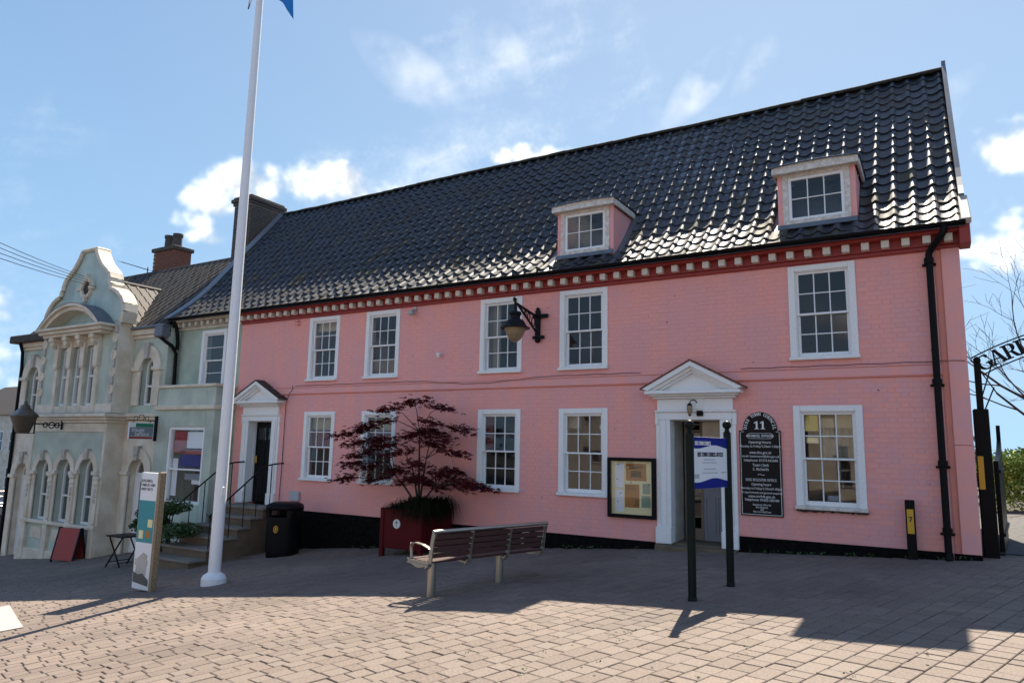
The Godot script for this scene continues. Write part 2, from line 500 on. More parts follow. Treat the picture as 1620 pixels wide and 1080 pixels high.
			out[i] = c.x; out[i + 1] = c.y; out[i + 2] = c.z; out[i + 3] = 1.0
	return ImageTexture.create_from_image(Image.create_from_data(W, H, false, Image.FORMAT_RGBAF, out.to_byte_array()))
func light_and_camera() -> void:
	var cam := Camera3D.new()
	cam.name = "camera"
	cam.fov = 51.575
	cam.near = 0.1
	cam.far = 1500
	cam.transform = Transform3D(Basis(Vector3(0.858054, 0.019934, -0.513172), Vector3(0.059334, 0.988707, 0.137614), Vector3(0.510120, -0.148529, 0.847181)), Vector3(0, 1.6, 12))
	add_child(cam)
	cam.current = true
	var e := Environment.new()
	e.background_mode = Environment.BG_SKY
	var sk := Sky.new()
	var pm := PanoramaSkyMaterial.new()
	pm.panorama = cloud_sky()
	sk.sky_material = pm
	e.sky = sk
	e.background_energy_multiplier = 1.0
	e.tonemap_mode = Environment.TONE_MAPPER_LINEAR
	e.tonemap_exposure = 2.4
	e.sdfgi_enabled = true
	e.ssao_enabled = true
	e.ssil_enabled = true
	var we := WorldEnvironment.new()
	we.name = "world_environment"
	we.environment = e
	add_child(we)
	var sun := DirectionalLight3D.new()
	sun.name = "sun"
	sun.light_energy = 1.6
	sun.light_angular_distance = 0.5
	sun.light_color = Color(1.0, 0.955, 0.88)
	sun.shadow_enabled = true
	add_child(sun)
	sun.look_at_from_position(Vector3.ZERO, Vector3(0.15, -1.0, 0.795), Vector3.UP)
# ---------------------------------------------------------------- ground and paving
func build_ground() -> void:
	var xs := []
	var zs := []
	for x in [-400.0, -250.0, -150.0, -90.0]: xs.append(x)
	var x := -60.0
	while x < 28: xs.append(x); x += 1.0
	for q in [28.0, 40.0, 80.0, 150.0, 400.0]: xs.append(q)
	for q in [-400.0, -200.0, -100.0, -50.0, -25.0, -12.0, -6.0, -3.0, -1.0]: zs.append(q)
	var z := 0.0
	while z <= 15: zs.append(z); z += 1.0
	for q in [18.0, 25.0, 50.0, 120.0, 400.0]: zs.append(q)
	var rows := []
	for zz in zs:
		var r := []
		for xx in xs: r.append(Vector3(xx, G(xx, zz) - 0.016, zz))
		rows.append(r)
	rows.reverse()
	var mb := MB.new()
	mb.grid(rows)
	structure("ground", mb, M.joint)
	# asphalt lane beyond the gate and the car park down the hill
	var lane := MB.new()
	rows = []
	for zz in [-9.5, -8.0, -6.0, -4.0, -2.0, -0.9]:
		var r := []
		for xx in [0.46, 2.0, 4.0, 7.0, 12.0, 20.0]: r.append(Vector3(xx, G(xx, zz) + 0.004, zz))
		rows.append(r)
	rows.reverse()
	lane.grid(rows)
	structure("road", lane, M.asphalt)
	# the rest of the paved square behind the viewer
	var sq := MB.new()
	rows = []
	for zz in [12.3, 14.0, 18.0, 25.0, 34.0]:
		var r := []
		for k in 20:
			var xx := -38.0 + k * 3.6
			r.append(Vector3(xx, G(xx, zz) + 0.004, zz))
		rows.append(r)
	rows.reverse()
	sq.grid(rows)
	structure("paved_square", sq, M.square)
func build_paving() -> void:
	var rng := RandomNumberGenerator.new()
	rng.seed = 5
	var root := Node3D.new()
	root.name = "pavement"
	root.set_meta("kind", "structure")
	add_child(root)
	# one block, 1 long (x) by 0.172 wide, top at y 0
	var mb := MB.new()
	var hw := 0.5
	var h := 0.5
	var bx := 0.035
	var bz := 0.03
	var T := [Vector3(-hw + bx, 0, -h + bz), Vector3(hw - bx, 0, -h + bz), Vector3(hw - bx, 0, h - bz), Vector3(-hw + bx, 0, h - bz)]
	var E2 := [Vector3(-hw, -0.005, -h), Vector3(hw, -0.005, -h), Vector3(hw, -0.005, h), Vector3(-hw, -0.005, h)]
	var D := [Vector3(-hw, -0.05, -h), Vector3(hw, -0.05, -h), Vector3(hw, -0.05, h), Vector3(-hw, -0.05, h)]
	mb.quad(T[3], T[2], T[1], T[0])
	for k in 4:
		var j := (k + 1) % 4
		mb.quad(E2[j], E2[k], T[k], T[j])
		mb.quad(D[j], D[k], E2[k], E2[j])
	var block := mb.mesh()
	var ang := deg_to_rad(-72.5)
	var u := Vector3(cos(ang), 0, sin(ang))
	var w := Vector3(-u.z, 0, u.x)
	var cw := 0.182
	var eye := Vector3(0, 1.6, 12)
	var fwd := Vector3(-0.510, 0.1485, -0.847)
	var list := []
	for ci in range(-190, 110):
		var s := -22.0 + rng.randf() * 0.3
		while s < 30:
			var L: float = [0.145, 0.19, 0.235, 0.28][rng.randi() % 4]
			var p := u * (s + L / 2) + w * (ci * cw)
			s += L
			if p.x < -27 or p.x > 7.5 or p.z > 12.5 or p.z < -5.5: continue
			if p.z < -0.85 and p.x > 0.4: continue
			if p.z < -0.03 and p.x < 0.4 and p.x > -20.2: continue
			if p.z < -1.5 : continue
			p.y = G(p.x, p.z)
			var d := p - eye
			var dep := d.dot(fwd)
			if dep < 1.5: continue
			if absf(d.dot(Vector3(0.858, 0.02, -0.513))) > dep * 0.95 + 1.0: continue
			var sx := (G(p.x + 0.1, p.z) - G(p.x - 0.1, p.z)) / 0.2
			var sz := (G(p.x, p.z + 0.1) - G(p.x, p.z - 0.1)) / 0.2
			var uu := Vector3(u.x, u.x * sx + u.z * sz + rng.randf_range(-0.008, 0.008), u.z)
			var ww := Vector3(w.x, w.x * sx + w.z * sz + rng.randf_range(-0.010, 0.010), w.z)
			var gap := rng.randf_range(0.006, 0.013)
			var t := Transform3D(Basis(uu * (L - gap), Vector3.UP, ww * (cw - rng.randf_range(0.005, 0.010))), p + Vector3(0, rng.randf_range(-0.003, 0.003), 0))
			list.append([dep, t])
	var vis := []
	var rest := []
	for q in list:
		var p: Vector3 = q[1].origin - eye
		var px: float = p.dot(Vector3(0.858054, 0.019934, -0.513172)) / q[0]
		var py: float = p.dot(Vector3(0.059334, 0.988707, 0.137614)) / q[0]
		if absf(px) < 0.72 and py > -0.48 and q[0] > 2.5: vis.append(q)
		else: rest.append(q)
	vis.sort_custom(func(a, b): return a[0] < b[0])
	for k in vis.size():
		if k < 300:
			var o := part("paving_block", block, M.pave[rng.randi() % 3], root)
			o.transform = vis[k][1]
		else: rest.append(vis[k])
	var pn := FastNoiseLite.new()
	pn.seed = 4
	pn.frequency = 0.35
	pn.fractal_octaves = 3
	var mm := MultiMesh.new()
	mm.transform_format = MultiMesh.TRANSFORM_3D
	mm.use_colors = true
	mm.mesh = block
	mm.instance_count = rest.size()
	for k in rest.size():
		mm.set_instance_transform(k, rest[k][1])
		var o2: Vector3 = rest[k][1].origin
		var a := rng.randf_range(0.88, 1.10) * (1.0 + 0.30 * pn.get_noise_2d(o2.x, o2.z))
		if rng.randf() < 0.03: a *= 0.82
		mm.set_instance_color(k, Color(0.205 * a, 0.160 * a * rng.randf_range(0.985, 1.01), 0.134 * a * rng.randf_range(0.97, 1.02)))
	var mi := MultiMeshInstance3D.new()
	mi.name = "paving_blocks"
	mi.multimesh = mm
	mi.material_override = M.pave_many
	mi.set_meta("kind", "stuff")
	root.add_child(mi)
	# trodden gum and specks of litter
	var gm := MB.new()
	for k in 260:
		var p := Vector3(rng.randf_range(-14, 2.5), 0, rng.randf_range(1.0, 8.5))
		var r := rng.randf_range(0.006, 0.017)
		p.y = G(p.x, p.z) + 0.0045
		var q := []
		for j in 7: q.append(p + Vector3(cos(TAU * j / 7), 0, sin(TAU * j / 7)) * r * rng.randf_range(0.7, 1.2) + Vector3(0, -0.002, 0))
		for j in 7: gm.tri(p, q[(j + 1) % 7], q[j])
	var go := part("gum_spots", gm, mat(lin(0.09, 0.075, 0.065), 0.9), root)
	go.set_meta("kind", "stuff")
# ---------------------------------------------------------------- sash windows
var glass_cache := {}
func pane_mesh(w: float, h: float) -> ArrayMesh:
	var key := "%.3f_%.3f" % [w, h]
	if not glass_cache.has(key):
		var mb := MB.new()
		mb.quad(Vector3(-w / 2, -h / 2, 0), Vector3(w / 2, -h / 2, 0), Vector3(w / 2, h / 2, 0), Vector3(-w / 2, h / 2, 0))
		glass_cache[key] = mb.mesh()
	return glass_cache[key]
var wrng := RandomNumberGenerator.new()
# sash with glazing bars, lower left corner at (x0,y0), front at z
func sash(called: String, win: Node3D, x0: float, x1: float, y0: float, y1: float, z: float, nx: int, ny: int, mt: Material, st := 0.042, rt := 0.042, rb := 0.042) -> void:
	var mb := MB.new()
	var d := 0.04
	mb.bbox(Vector3(x0, y0, z - d), Vector3(x0 + st, y1, z), 0.004)
	mb.bbox(Vector3(x1 - st, y0, z - d), Vector3(x1, y1, z), 0.004)
	mb.bbox(Vector3(x0 + st, y0, z - d), Vector3(x1 - st, y0 + rb, z - 0.001), 0.004)
	mb.bbox(Vector3(x0 + st, y1 - rt, z - d), Vector3(x1 - st, y1, z - 0.001), 0.004)
	var ix0 := x0 + st
	var ix1 := x1 - st
	var iy0 := y0 + rb
	var iy1 := y1 - rt
	var gb := 0.019
	var pw := (ix1 - ix0) / nx
	var ph := (iy1 - iy0) / ny
	for k in range(1, nx): mb.bbox(Vector3(ix0 + pw * k - gb / 2, iy0, z - 0.032), Vector3(ix0 + pw * k + gb / 2, iy1, z - 0.004), 0.005)
	for k in range(1, ny): mb.bbox(Vector3(ix0, iy0 + ph * k - gb / 2, z - 0.031), Vector3(ix1, iy0 + ph * k + gb / 2, z - 0.005), 0.005)
	part(called, mb, mt, win)
	for i in nx:
		for j in ny:
			var p := part("pane", pane_mesh(pw - gb * 0.5, ph - gb * 0.5), M.glass, win, Vector3(ix0 + pw * (i + 0.5), iy0 + ph * (j + 0.5), z - 0.022))
			p.rotation = Vector3(wrng.randfn(0, 0.006), wrng.randfn(0, 0.006), 0)
func sash_window(parent: Node3D, xc: float, y0: float, y1: float, w: float, mt: Material, sill_mt: Material, nx := 3) -> Node3D:
	# the window node itself is the casing; y0 is the underside of the sill
	var mb := MB.new()
	var cw := 0.105
	var sh := 0.055
	var xl := -w / 2
	var xr := w / 2
	var H := y1 - y0
	mb.bbox(Vector3(xl, sh, -0.12), Vector3(xl + cw, H, 0.022), 0.006)
	mb.bbox(Vector3(xr - cw, sh, -0.12), Vector3(xr, H, 0.022), 0.006)
	mb.bbox(Vector3(xl + cw, H - 0.095, -0.12), Vector3(xr - cw, H, 0.020), 0.006)
	# inner beads
	mb.box(Vector3(xl + cw, sh, -0.11), Vector3(xl + cw + 0.014, H - 0.095, -0.004))
	mb.box(Vector3(xr - cw - 0.014, sh, -0.11), Vector3(xr - cw, H - 0.095, -0.004))
	mb.box(Vector3(xl + cw, H - 0.108, -0.11), Vector3(xr - cw, H - 0.095, -0.004))
	var win := part("window", mb, mt, parent, Vector3(xc, y0, 0))
	var s := MB.new()
	s.bbox(Vector3(xl - 0.015, 0, -0.12), Vector3(xr + 0.015, sh, 0.075), 0.008)
	part("sill", s, sill_mt, win)
	var ya := sh
	var yb := H - 0.106
	var ym := (ya + yb) / 2
	sash("upper_sash", win, xl + cw + 0.012, xr - cw - 0.012, ym - 0.016, yb, -0.030, nx, 2, mt, 0.036, 0.036, 0.034)
	sash("lower_sash", win, xl + cw + 0.012, xr - cw - 0.012, ya, ym + 0.016, -0.074, nx, 2, mt, 0.040, 0.032, 0.072)
	return win
# wall with rectangular holes: front at zf, back at zb
func holed_wall(x0: float, x1: float, y0: float, y1: float, zf: float, zb: float, holes: Array) -> MB:
	var mb := MB.new()
	var cuts := [x0, x1]
	for h in holes:
		cuts.append(clampf(h[0], x0, x1)); cuts.append(clampf(h[1], x0, x1))
	cuts.sort()
	for k in cuts.size() - 1:
		var a: float = cuts[k]
		var b: float = cuts[k + 1]
		if b - a < 1e-5: continue
		var m := (a + b) / 2
		var ys := []
		for h in holes:
			if m > h[0] and m < h[1]: ys.append([h[2], h[3]])
		ys.sort_custom(func(p, q): return p[0] < q[0])
		var y := y0
		for q in ys:
			if q[0] > y: mb.box(Vector3(a, y, zb), Vector3(b, q[0], zf))
			y = maxf(y, q[1])
		if y < y1: mb.box(Vector3(a, y, zb), Vector3(b, y1, zf))
	return mb
# courses of bricks on the plane z = zf; returns [ [pos, len] ... ] handled through the callback arrays
func brick_face(mb: MB, a: float, b: float, y0: float, y1: float, zf: float, dep: float, ch: float) -> void:
	var A := Vector3(a + ch, y0 + ch, zf)
	var B := Vector3(b - ch, y0 + ch, zf)
	var C := Vector3(b - ch, y1 - ch, zf)
	var D := Vector3(a + ch, y1 - ch, zf)
	var a2 := Vector3(a, y0, zf - dep)
	var b2 := Vector3(b, y0, zf - dep)
	var c2 := Vector3(b, y1, zf - dep)
	var d2 := Vector3(a, y1, zf - dep)
	mb.quad(A, B, C, D)
	mb.quad(a2, b2, B, A); mb.quad(b2, c2, C, B); mb.quad(c2, d2, D, C); mb.quad(d2, a2, A, D)
func brickwork(x0: float, x1: float, y0: float, y1: float, holes: Array, seed_: int, zf := 0.0) -> Array:
	var rng := RandomNumberGenerator.new()
	rng.seed = seed_
	var out := []
	var ch := 0.075
	var rows := int((y1 - y0) / ch)
	for j in rows:
		var yb := y0 + j * ch + 0.004
		var yt := yb + 0.067
		var segs := [[x0, x1]]
		for h in holes:
			if yt > h[2] and yb < h[3]:
				var ns := []
				for s in segs:
					if h[1] <= s[0] or h[0] >= s[1]: ns.append(s)
					else:
						if h[0] > s[0]: ns.append([s[0], h[0]])
						if h[1] < s[1]: ns.append([h[1], s[1]])
				segs = ns
		for s in segs:
			var x: float = floorf(s[0] / 0.335) * 0.335 + (0.1675 if j % 2 else 0.0)
			var hd := false
			while x < s[1]:
				var L := 0.112 if hd else 0.223
				hd = not hd
				var a := maxf(x, s[0]) + 0.004
				var b := minf(x + L, s[1]) - 0.004
				x += L
				if b - a < 0.03: continue
				out.append([a + rng.randf_range(-0.002, 0.002), b, yb + rng.randf_range(-0.002, 0.002), yt, zf + rng.randf_range(-0.0015, 0.0018)])
	return out
# ---------------------------------------------------------------- pantile roof
func tile_mb(w: float, L: float) -> MB:
	# x across, z up the slope (0 = lower edge), y out of the slope; S-shaped section
	var mb := MB.new()
	var N := 9
	var prof := []
	for k in N + 1:
		var t := float(k) / N
		var y := -0.022 * sin(t / 0.62 * PI) if t < 0.62 else 0.042 * sin((t - 0.62) / 0.38 * PI)
		prof.append(Vector2(t * w * 1.06, y))
	var top := []
	for s in [0.0, 1.0]:
		var r := []
		for p in prof: r.append(Vector3(p.x, p.y + 0.026 * (1.0 - s) + 0.004, -s * L))
		top.append(r)
	mb.grid(top)
	for k in N:
		var a: Vector2 = prof[k]
		var b: Vector2 = prof[k + 1]
		mb.quad(Vector3(a.x, a.y + 0.002, -0.004), Vector3(b.x, b.y + 0.002, -0.004), Vector3(b.x, b.y + 0.030, 0), Vector3(a.x, a.y + 0.030, 0))
	mb.eq(Vector3(prof[N].x, prof[N].y + 0.030, 0), Vector3(prof[N].x, prof[N].y + 0.004, -L), Vector3(prof[N].x, prof[N].y - 0.012, -L), Vector3(prof[N].x, prof[N].y + 0.004, 0), Vector3.RIGHT)
	return mb
const EAVE := Vector2(0.35, 4.90)   # z, y
var roof_pts := []
func roof_profile() -> void:
	roof_pts = [EAVE]
	var angs := [38.0, 39.0, 40.5, 43.0, 46.0, 49.5]
	var p := EAVE
	var k := 0
	while p.x > -3.29 and k < 40:
		var a := deg_to_rad(angs[k] if k < angs.size() else 50.7)
		p += Vector2(-cos(a), sin(a)) * 0.295
		roof_pts.append(p)
		k += 1
func build_pink() -> void:
	roof_profile()
	var root := thing("council_building", "long pink painted brick building with black pantile roof and white sash windows", "building")
	var XL := -15.48
	var XR := 0.42
	var WT := 4.655
	# openings: casing rectangles
	var wx := [-12.47, -10.64, -7.49, -5.65, -1.465]
	var holes := []
	for x in wx:
		holes.append([x - 0.5, x + 0.5, 3.07, 4.62])
		holes.append([x - 0.5, x + 0.5, 0.745, 2.35])
	var hd := [[-4.02, -3.07, 0.0, 2.17], [-14.95, -14.02, -0.3, 2.17]]
	for h in hd: holes.append(h)
	var wall := part("wall", holed_wall(XL, XR, -1.4, 5.0, -0.003, -0.32, holes), M.pink_mortar, root)
	# bricks
	var bh := holes.duplicate()
	bh.append([XL, XR, 2.765, 2.955])
	bh.append([XL, -4.2, -2, 0.055]); bh.append([-4.3, XR, -2, 0.265])
	bh.append([0.11, XR, -2, 5])
	bh.append([-4.26, -2.88, 0, 2.55]); bh.append([-15.19, -13.83, 0, 2.55])
	var bl := brickwork(XL, 0.11, 0.055, WT, bh, 3)
	bl.sort_custom(func(a, b): return Vector2(a[0], a[2] - 1.6).length_squared() < Vector2(b[0], b[2] - 1.6).length_squared())
	var rest := MB.new()
	var rng := RandomNumberGenerator.new()
	rng.seed = 8
	var shapes := {}
	for k in bl.size():
		var q = bl[k]
		if k < 300:
			var L: float = snappedf(q[1] - q[0], 0.02)
			var key := "%.2f" % L
			if not shapes.has(key):
				var m := MB.new()
				brick_face(m, -L / 2, L / 2, -0.0335, 0.0335, 0.0, 0.008, 0.003)
				shapes[key] = m.mesh()
			var o := part("brick", shapes[key], [M.pink, M.pink_b, M.pink_c][rng.randi() % 3], wall, Vector3((q[0] + q[1]) / 2, (q[2] + q[3]) / 2, q[4]))
			o.scale.x = (q[1] - q[0]) / L
		else: brick_face(rest, q[0], q[1], q[2], q[3], q[4], 0.008, 0.003)
	part("brickwork", rest, M.pink, wall).set_meta("kind", "stuff")
	# other walls, floors and partitions that close the rooms
	var sh := MB.new()
	sh.box(Vector3(XR - 0.3, -1.4, -6.2), Vector3(XR, 4.99, -0.322))
	sh.box(Vector3(XL, -1.4, -6.2), Vector3(XL + 0.25, 4.99, -0.322))
	sh.box(Vector3(XL + 0.25, -1.4, -6.2), Vector3(XR - 0.3, 4.99, -5.95))
	var gp := PackedVector2Array([Vector2(0.05, 4.995), Vector2(6.18, 4.995), Vector2(5.5, 5.5), Vector2(3.27, 8.66), Vector2(0.98, 5.88), Vector2(0.30, 5.2)])
	for gxx in [XR - 0.3, XL - 2.6]:
		sh.prism(gp, 0, 0.28, Transform3D(Basis(Vector3(0, 0, -1), Vector3.UP, Vector3(1, 0, 0)), Vector3(gxx, 0, 0)))
	part("side_wall", sh, M.pink_b, root)
	var fl := MB.new()
	fl.box(Vector3(XL + 0.26, 2.62, -5.94), Vector3(XR - 0.31, 2.80, -0.33))
	fl.box(Vector3(XL + 0.26, -0.35, -5.94), Vector3(XR - 0.31, -0.05, -0.33))
	fl.box(Vector3(XL + 0.26, 4.86, -5.94), Vector3(XR - 0.31, 4.98, -0.33))
	for x in [-13.4, -9.2, -4.45, -2.75]: fl.box(Vector3(x - 0.06, -0.04, -5.94), Vector3(x + 0.06, 2.61, -0.34))
	for x in [-9.0, -4.0]: fl.box(Vector3(x - 0.06, 2.81, -5.94), Vector3(x + 0.06, 4.85, -0.34))
	part("floor", fl, M.dark_room, root)
	# plinth
	var pl := MB.new()
	pl.bbox(Vector3(XL, -1.4, -0.1), Vector3(-4.27, 0.05, 0.028), 0.008)
	pl.bbox(Vector3(-2.87, -1.0, -0.1), Vector3(0.085, 0.262, 0.03), 0.008)
	part("plinth", pl, M.black_wall, root)
	pl = MB.new()
	pl.bbox(Vector3(0.10, -1.0, -0.1), Vector3(XR + 0.012, 0.255, 0.055), 0.008)
	part("plinth", pl, M.black_wall, root)
	# rendered corner strip, two lengths with a joint
	for q in [[0.258, 1.755, 0.045], [1.762, WT, 0.040]]:
		var cs := MB.new()
		cs.bbox(Vector3(0.19, q[0], -0.1), Vector3(XR + 0.006, q[1], q[2]), 0.006)
		part("corner_strip", cs, M.pink_c, root)
	var cs2 := MB.new()
	cs2.box(Vector3(0.112, 0.258, -0.05), Vector3(0.189, WT, 0.010))
	part("corner_strip", cs2, M.pink_orange, root)
	# string course: flat band with two small mouldings
	var sc := MB.new()
	sc.bbox(Vector3(XL, 2.79, -0.05), Vector3(0.11, 2.925, 0.018), 0.004)
	sc.bbox(Vector3(XL, 2.925, -0.05), Vector3(0.11, 2.955, 0.036), 0.008)
	part("string_course", sc, M.pink, root)
	sc = MB.new()
	sc.bbox(Vector3(XL, 2.765, -0.05), Vector3(0.11, 2.789, 0.032), 0.007)
	part("string_course", sc, M.pink_orange, root)
	# windows
	wrng.seed = 4
	for i in wx.size():
		var a := sash_window(root, wx[i], 3.07, 4.62, 1.0, M.white, M.white)
		var b := sash_window(root, wx[i], 0.745, 2.35, 1.0, M.white, M.white_worn if i == 4 else M.white)
		var cu := MB.new()
		if i < 2:
			cu.box(Vector3(-0.42, 1.18, -0.17), Vector3(0.42, 1.52, -0.165)); part("blind", cu, M.blind, b)
			cu = MB.new(); curtain(cu, -0.44, 0.44, 0.72, 1.2, -0.24); part("curtain", cu, M.curtain_red, b)
			if i == 0:
				cu = MB.new(); cu.box(Vector3(-0.42, 1.22, -0.17), Vector3(0.42, 1.46, -0.165)); part("blind", cu, M.blind, a)
		elif i == 2:
			cu = MB.new(); curtain(cu, -0.46, -0.16, 0.02, 1.46, -0.24); part("curtain", cu, M.curtain, a)
			cu = MB.new(); cu.box(Vector3(-0.42, 0.8, -0.20), Vector3(-0.26, 1.5, -0.195)); part("blind", cu, M.curtain_red, b)
		elif i == 3:
			cu = MB.new(); cu.box(Vector3(-0.40, 1.24, -0.18), Vector3(-0.14, 1.5, -0.175)); part("blind", cu, M.curtain, b)
			cu = MB.new(); cu.lathe([Vector2(0.045, 0), Vector2(0.07, 0), Vector2(0.07, 0.02), Vector2(0.045, 0.02), Vector2(0.045, 0)], Vector3(0.28, 1.27, -0.3), 16, Basis(Vector3.RIGHT, PI / 2)); part("ring", cu, M.white, b)
		else:
			cu = MB.new()
			var jag := PackedVector2Array([Vector2(0.51, 0.002), Vector2(-0.50, 0.002)])
			for k in 30: jag.append(Vector2(lerpf(-0.50, 0.51, k / 29.0), -0.012 - 0.030 * wrng.randf()))
			cu.prism(jag, -0.04, 0.052); part("rotten_edge", cu, M.bark, b)
			cu = MB.new(); cu.box(Vector3(-0.12, 1.26, -0.18), Vector3(0.42, 1.5, -0.175)); part("blind", cu, M.blind, b)
			cu = MB.new(); curtain(cu, -0.12, 0.42, 0.80, 1.28, -0.26); part("curtain", cu, M.curtain, b)
			cu = MB.new(); cu.box(Vector3(-0.335, 1.21, -0.085), Vector3(-0.15, 1.47, -0.082)); part("notice", cu, M.paper_yellow, b)
			cu = MB.new(); cu.box(Vector3(-0.325, 1.02, -0.085), Vector3(-0.15, 1.11, -0.082)); part("notice", cu, M.paper, b)
			cu = MB.new(); cu.box(Vector3(-0.06, 0.14, -0.13), Vector3(0.10, 0.22, -0.128)); part("card", cu, M.grey_blue, b)
	# cornice
	var co := MB.new()
	co.bbox(Vector3(XL, 4.635, -0.05), Vector3(XR + 0.05, 4.70, 0.05), 0.01)
	co.box(Vector3(XL, 4.70, -0.05), Vector3(XR + 0.04, 4.835, 0.075))
	co.bbox(Vector3(XL, 4.835, -0.05), Vector3(XR + 0.07, 4.90, 0.24), 0.008)
	co.bbox(Vector3(XL, 4.90, 0.10), Vector3(XR + 0.08, 4.945, 0.275), 0.008)
	var cor := part("cornice", co, M.red, root)
	var dm := MB.new()
	dm.bbox(Vector3(-0.055, 0, 0.07), Vector3(0.055, 0.115, 0.195), 0.006)
	var dmesh := dm.mesh()
	var nd := 58
	for k in nd: part("dentil", dmesh, M.dentil, cor, Vector3(lerpf(XL + 0.16, XR - 0.12, float(k) / (nd - 1)), 4.718, 0))
	# gutter: half round, open at the top
	var gu := MB.new()
	var gr := []
	for q in [[0.062, 0.0], [0.055, 0.0]]:
		for k in 9:
			var th := PI + PI * k / 8
			gr.append([q[0] * cos(th), q[0] * sin(th)])
	var loop := []
	for k in 9: loop.append(gr[k])
	for k in 9: loop.append(gr[17 - k])
	loop.append(gr[0])
	var ra := []
	var rb := []
	for q in loop:
		ra.append(Vector3(XL - 2.7, 4.955 + q[1], 0.335 + q[0])); rb.append(Vector3(XR + 0.10, 4.955 + q[1], 0.335 + q[0]))
	gu.grid([ra, rb])
	part("gutter", gu, M.black, root)
	# downpipe with swan neck
	var dp := MB.new()
	dp.tube([Vector3(0.26, 4.93, 0.33), Vector3(0.25, 4.84, 0.33), Vector3(0.20, 4.76, 0.30), Vector3(0.08, 4.64, 0.15), Vector3(0.04, 4.56, 0.115), Vector3(0.04, 4.4, 0.11), Vector3(0.035, 2.4, 0.11), Vector3(0.03, 0.30, 0.11), Vector3(0.03, 0.19, 0.13), Vector3(0.03, 0.14, 0.17)], 0.048, 12)
	for y in [4.42, 2.62, 1.45, 0.52]: dp.lathe([Vector2(0.048, 0), Vector2(0.064, 0.005), Vector2(0.064, 0.085), Vector2(0.048, 0.09)], Vector3(0.035, y, 0.11), 12)
	var dpo := part("downpipe", dp, M.black, root)
	for y in [4.40, 2.60, 1.43, 0.50]:
		var br := MB.new()
		br.bbox(Vector3(-0.055, y, 0.0), Vector3(0.125, y + 0.035, 0.06), 0.004)
		part("bracket", br, M.black, dpo)
	build_roof(root, -18.2, XR + 0.10)
	dormer(root, -1.50); dormer(root, -5.70)
	door_case(root, -3.545, 0.065, true)
	door_case(root, -14.485, 0.14, false)
	# knocks and filled holes in the paint
	var chips := MB.new()
	var crg := RandomNumberGenerator.new()
	crg.seed = 12
	for k in 46:
		var p := Vector3(crg.randf_range(XL + 0.3, 0.0), crg.randf_range(0.3, 4.5), 0.004)
		var hit := false
		for h in bh:
			if p.x > h[0] - 0.05 and p.x < h[1] + 0.05 and p.y > h[2] - 0.05 and p.y < h[3] + 0.05: hit = true
		if hit: continue
		var r := crg.randf_range(0.006, 0.02)
		var q := []
		for j in 7: q.append(p + Vector3(cos(TAU * j / 7), sin(TAU * j / 7) * 0.8, 0) * r * crg.randf_range(0.4, 1.3))
		for j in 7: chips.tri(p + Vector3(0, 0, 0.001), q[j], q[(j + 1) % 7])
	part("paint_chips", chips, M.brick_red, wall).set_meta("kind", "stuff")
	# small fittings on the wall
	var sl := MB.new()
	sl.bar(Vector3(0, 0, 0), Vector3(0, -0.05, 0.14), 0.03, 0.03); sl.bbox(Vector3(-0.07, -0.14, 0.06), Vector3(0.07, -0.06, 0.20), 0.02); sl.bbox(Vector3(-0.04, -0.03, -0.02), Vector3(0.04, 0.06, 0.02), 0.005)
	part("floodlight", sl, M.grey_plastic, root, Vector3(-9.72, 4.56, 0.02))
	sl = MB.new()
	sl.lathe([Vector2(0.0, -0.09), Vector2(0.03, -0.07), Vector2(0.045, -0.02), Vector2(0.045, 0.02), Vector2(0, 0.03)], Vector3(0, 0, 0.10), 12)
	sl.cyl(Vector3(0, 0, 0), Vector3(0, 0, 0.08), 0.02, 0.02, 8)
	part("sensor", sl, M.white, root, Vector3(-8.98, 3.53, 0))
	sl = MB.new()
	sl.bbox(Vector3(-0.16, -0.11, -0.01), Vector3(0.16, 0.11, 0.07), 0.01)
	part("meter_box", sl, M.grey_plastic, root, Vector3(-13.10, 0.37, 0.0))
	sl = MB.new()
	sl.box(Vector3(-0.05, 0, 0), Vector3(0.05, 0.02, 0.10)); sl.box(Vector3(-0.05, 0.09, 0), Vector3(0.05, 0.11, 0.10)); sl.box(Vector3(-0.05, 0, 0.085), Vector3(-0.03, 0.11, 0.10))
	part("wall_bracket", sl, M.pink_b, root, Vector3(-13.36, 4.47, 0))
	# cables
	sl = MB.new()
	var pts := []
	for k in 42: pts.append(Vector3(lerpf(-13.3, -4.5, k / 41.0), 2.972 - (0.09 * smoothstep(17, 24, k) * (1.0 - smoothstep(25, 33, k))) + sin(k * 2.1) * 0.006, 0.042))
	sl.tube(pts, 0.0055, 5)
	part("cable", sl, M.cable, root)
	sl = MB.new()
	pts = []
	for k in 22: pts.append(Vector3(lerpf(-2.75, 0.4, k / 21.0), 2.968 + sin(k * 1.7) * 0.006, 0.046))
	sl.tube(pts, 0.0055, 5)
	part("cable", sl, M.cable, root)
	sl = MB.new()
	sl.tube([Vector3(-13.4, 2.98, 0.05), Vector3(-13.33, 2.9, 0.1), Vector3(-13.45, 2.75, 0.1), Vector3(-13.60, 2.55, 0.04), Vector3(-13.62, 1.2, 0.02), Vector3(-13.62, 0.05, 0.04)], 0.008, 5)
	part("cable", sl, M.black, root)
func curtain(mb: MB, x0: float, x1: float, y0: float, y1: float, z: float) -> void:
	var a := []
	var b := []
	var N := int((x1 - x0) / 0.02)
	for k in N + 1:
		var x := lerpf(x0, x1, float(k) / N)
		var zz := z + 0.022 * sin(k * 1.1) + 0.008 * sin(k * 2.7)
		a.append(Vector3(x, y0, zz)); b.append(Vector3(x, y1, zz))
	mb.grid([a, b])
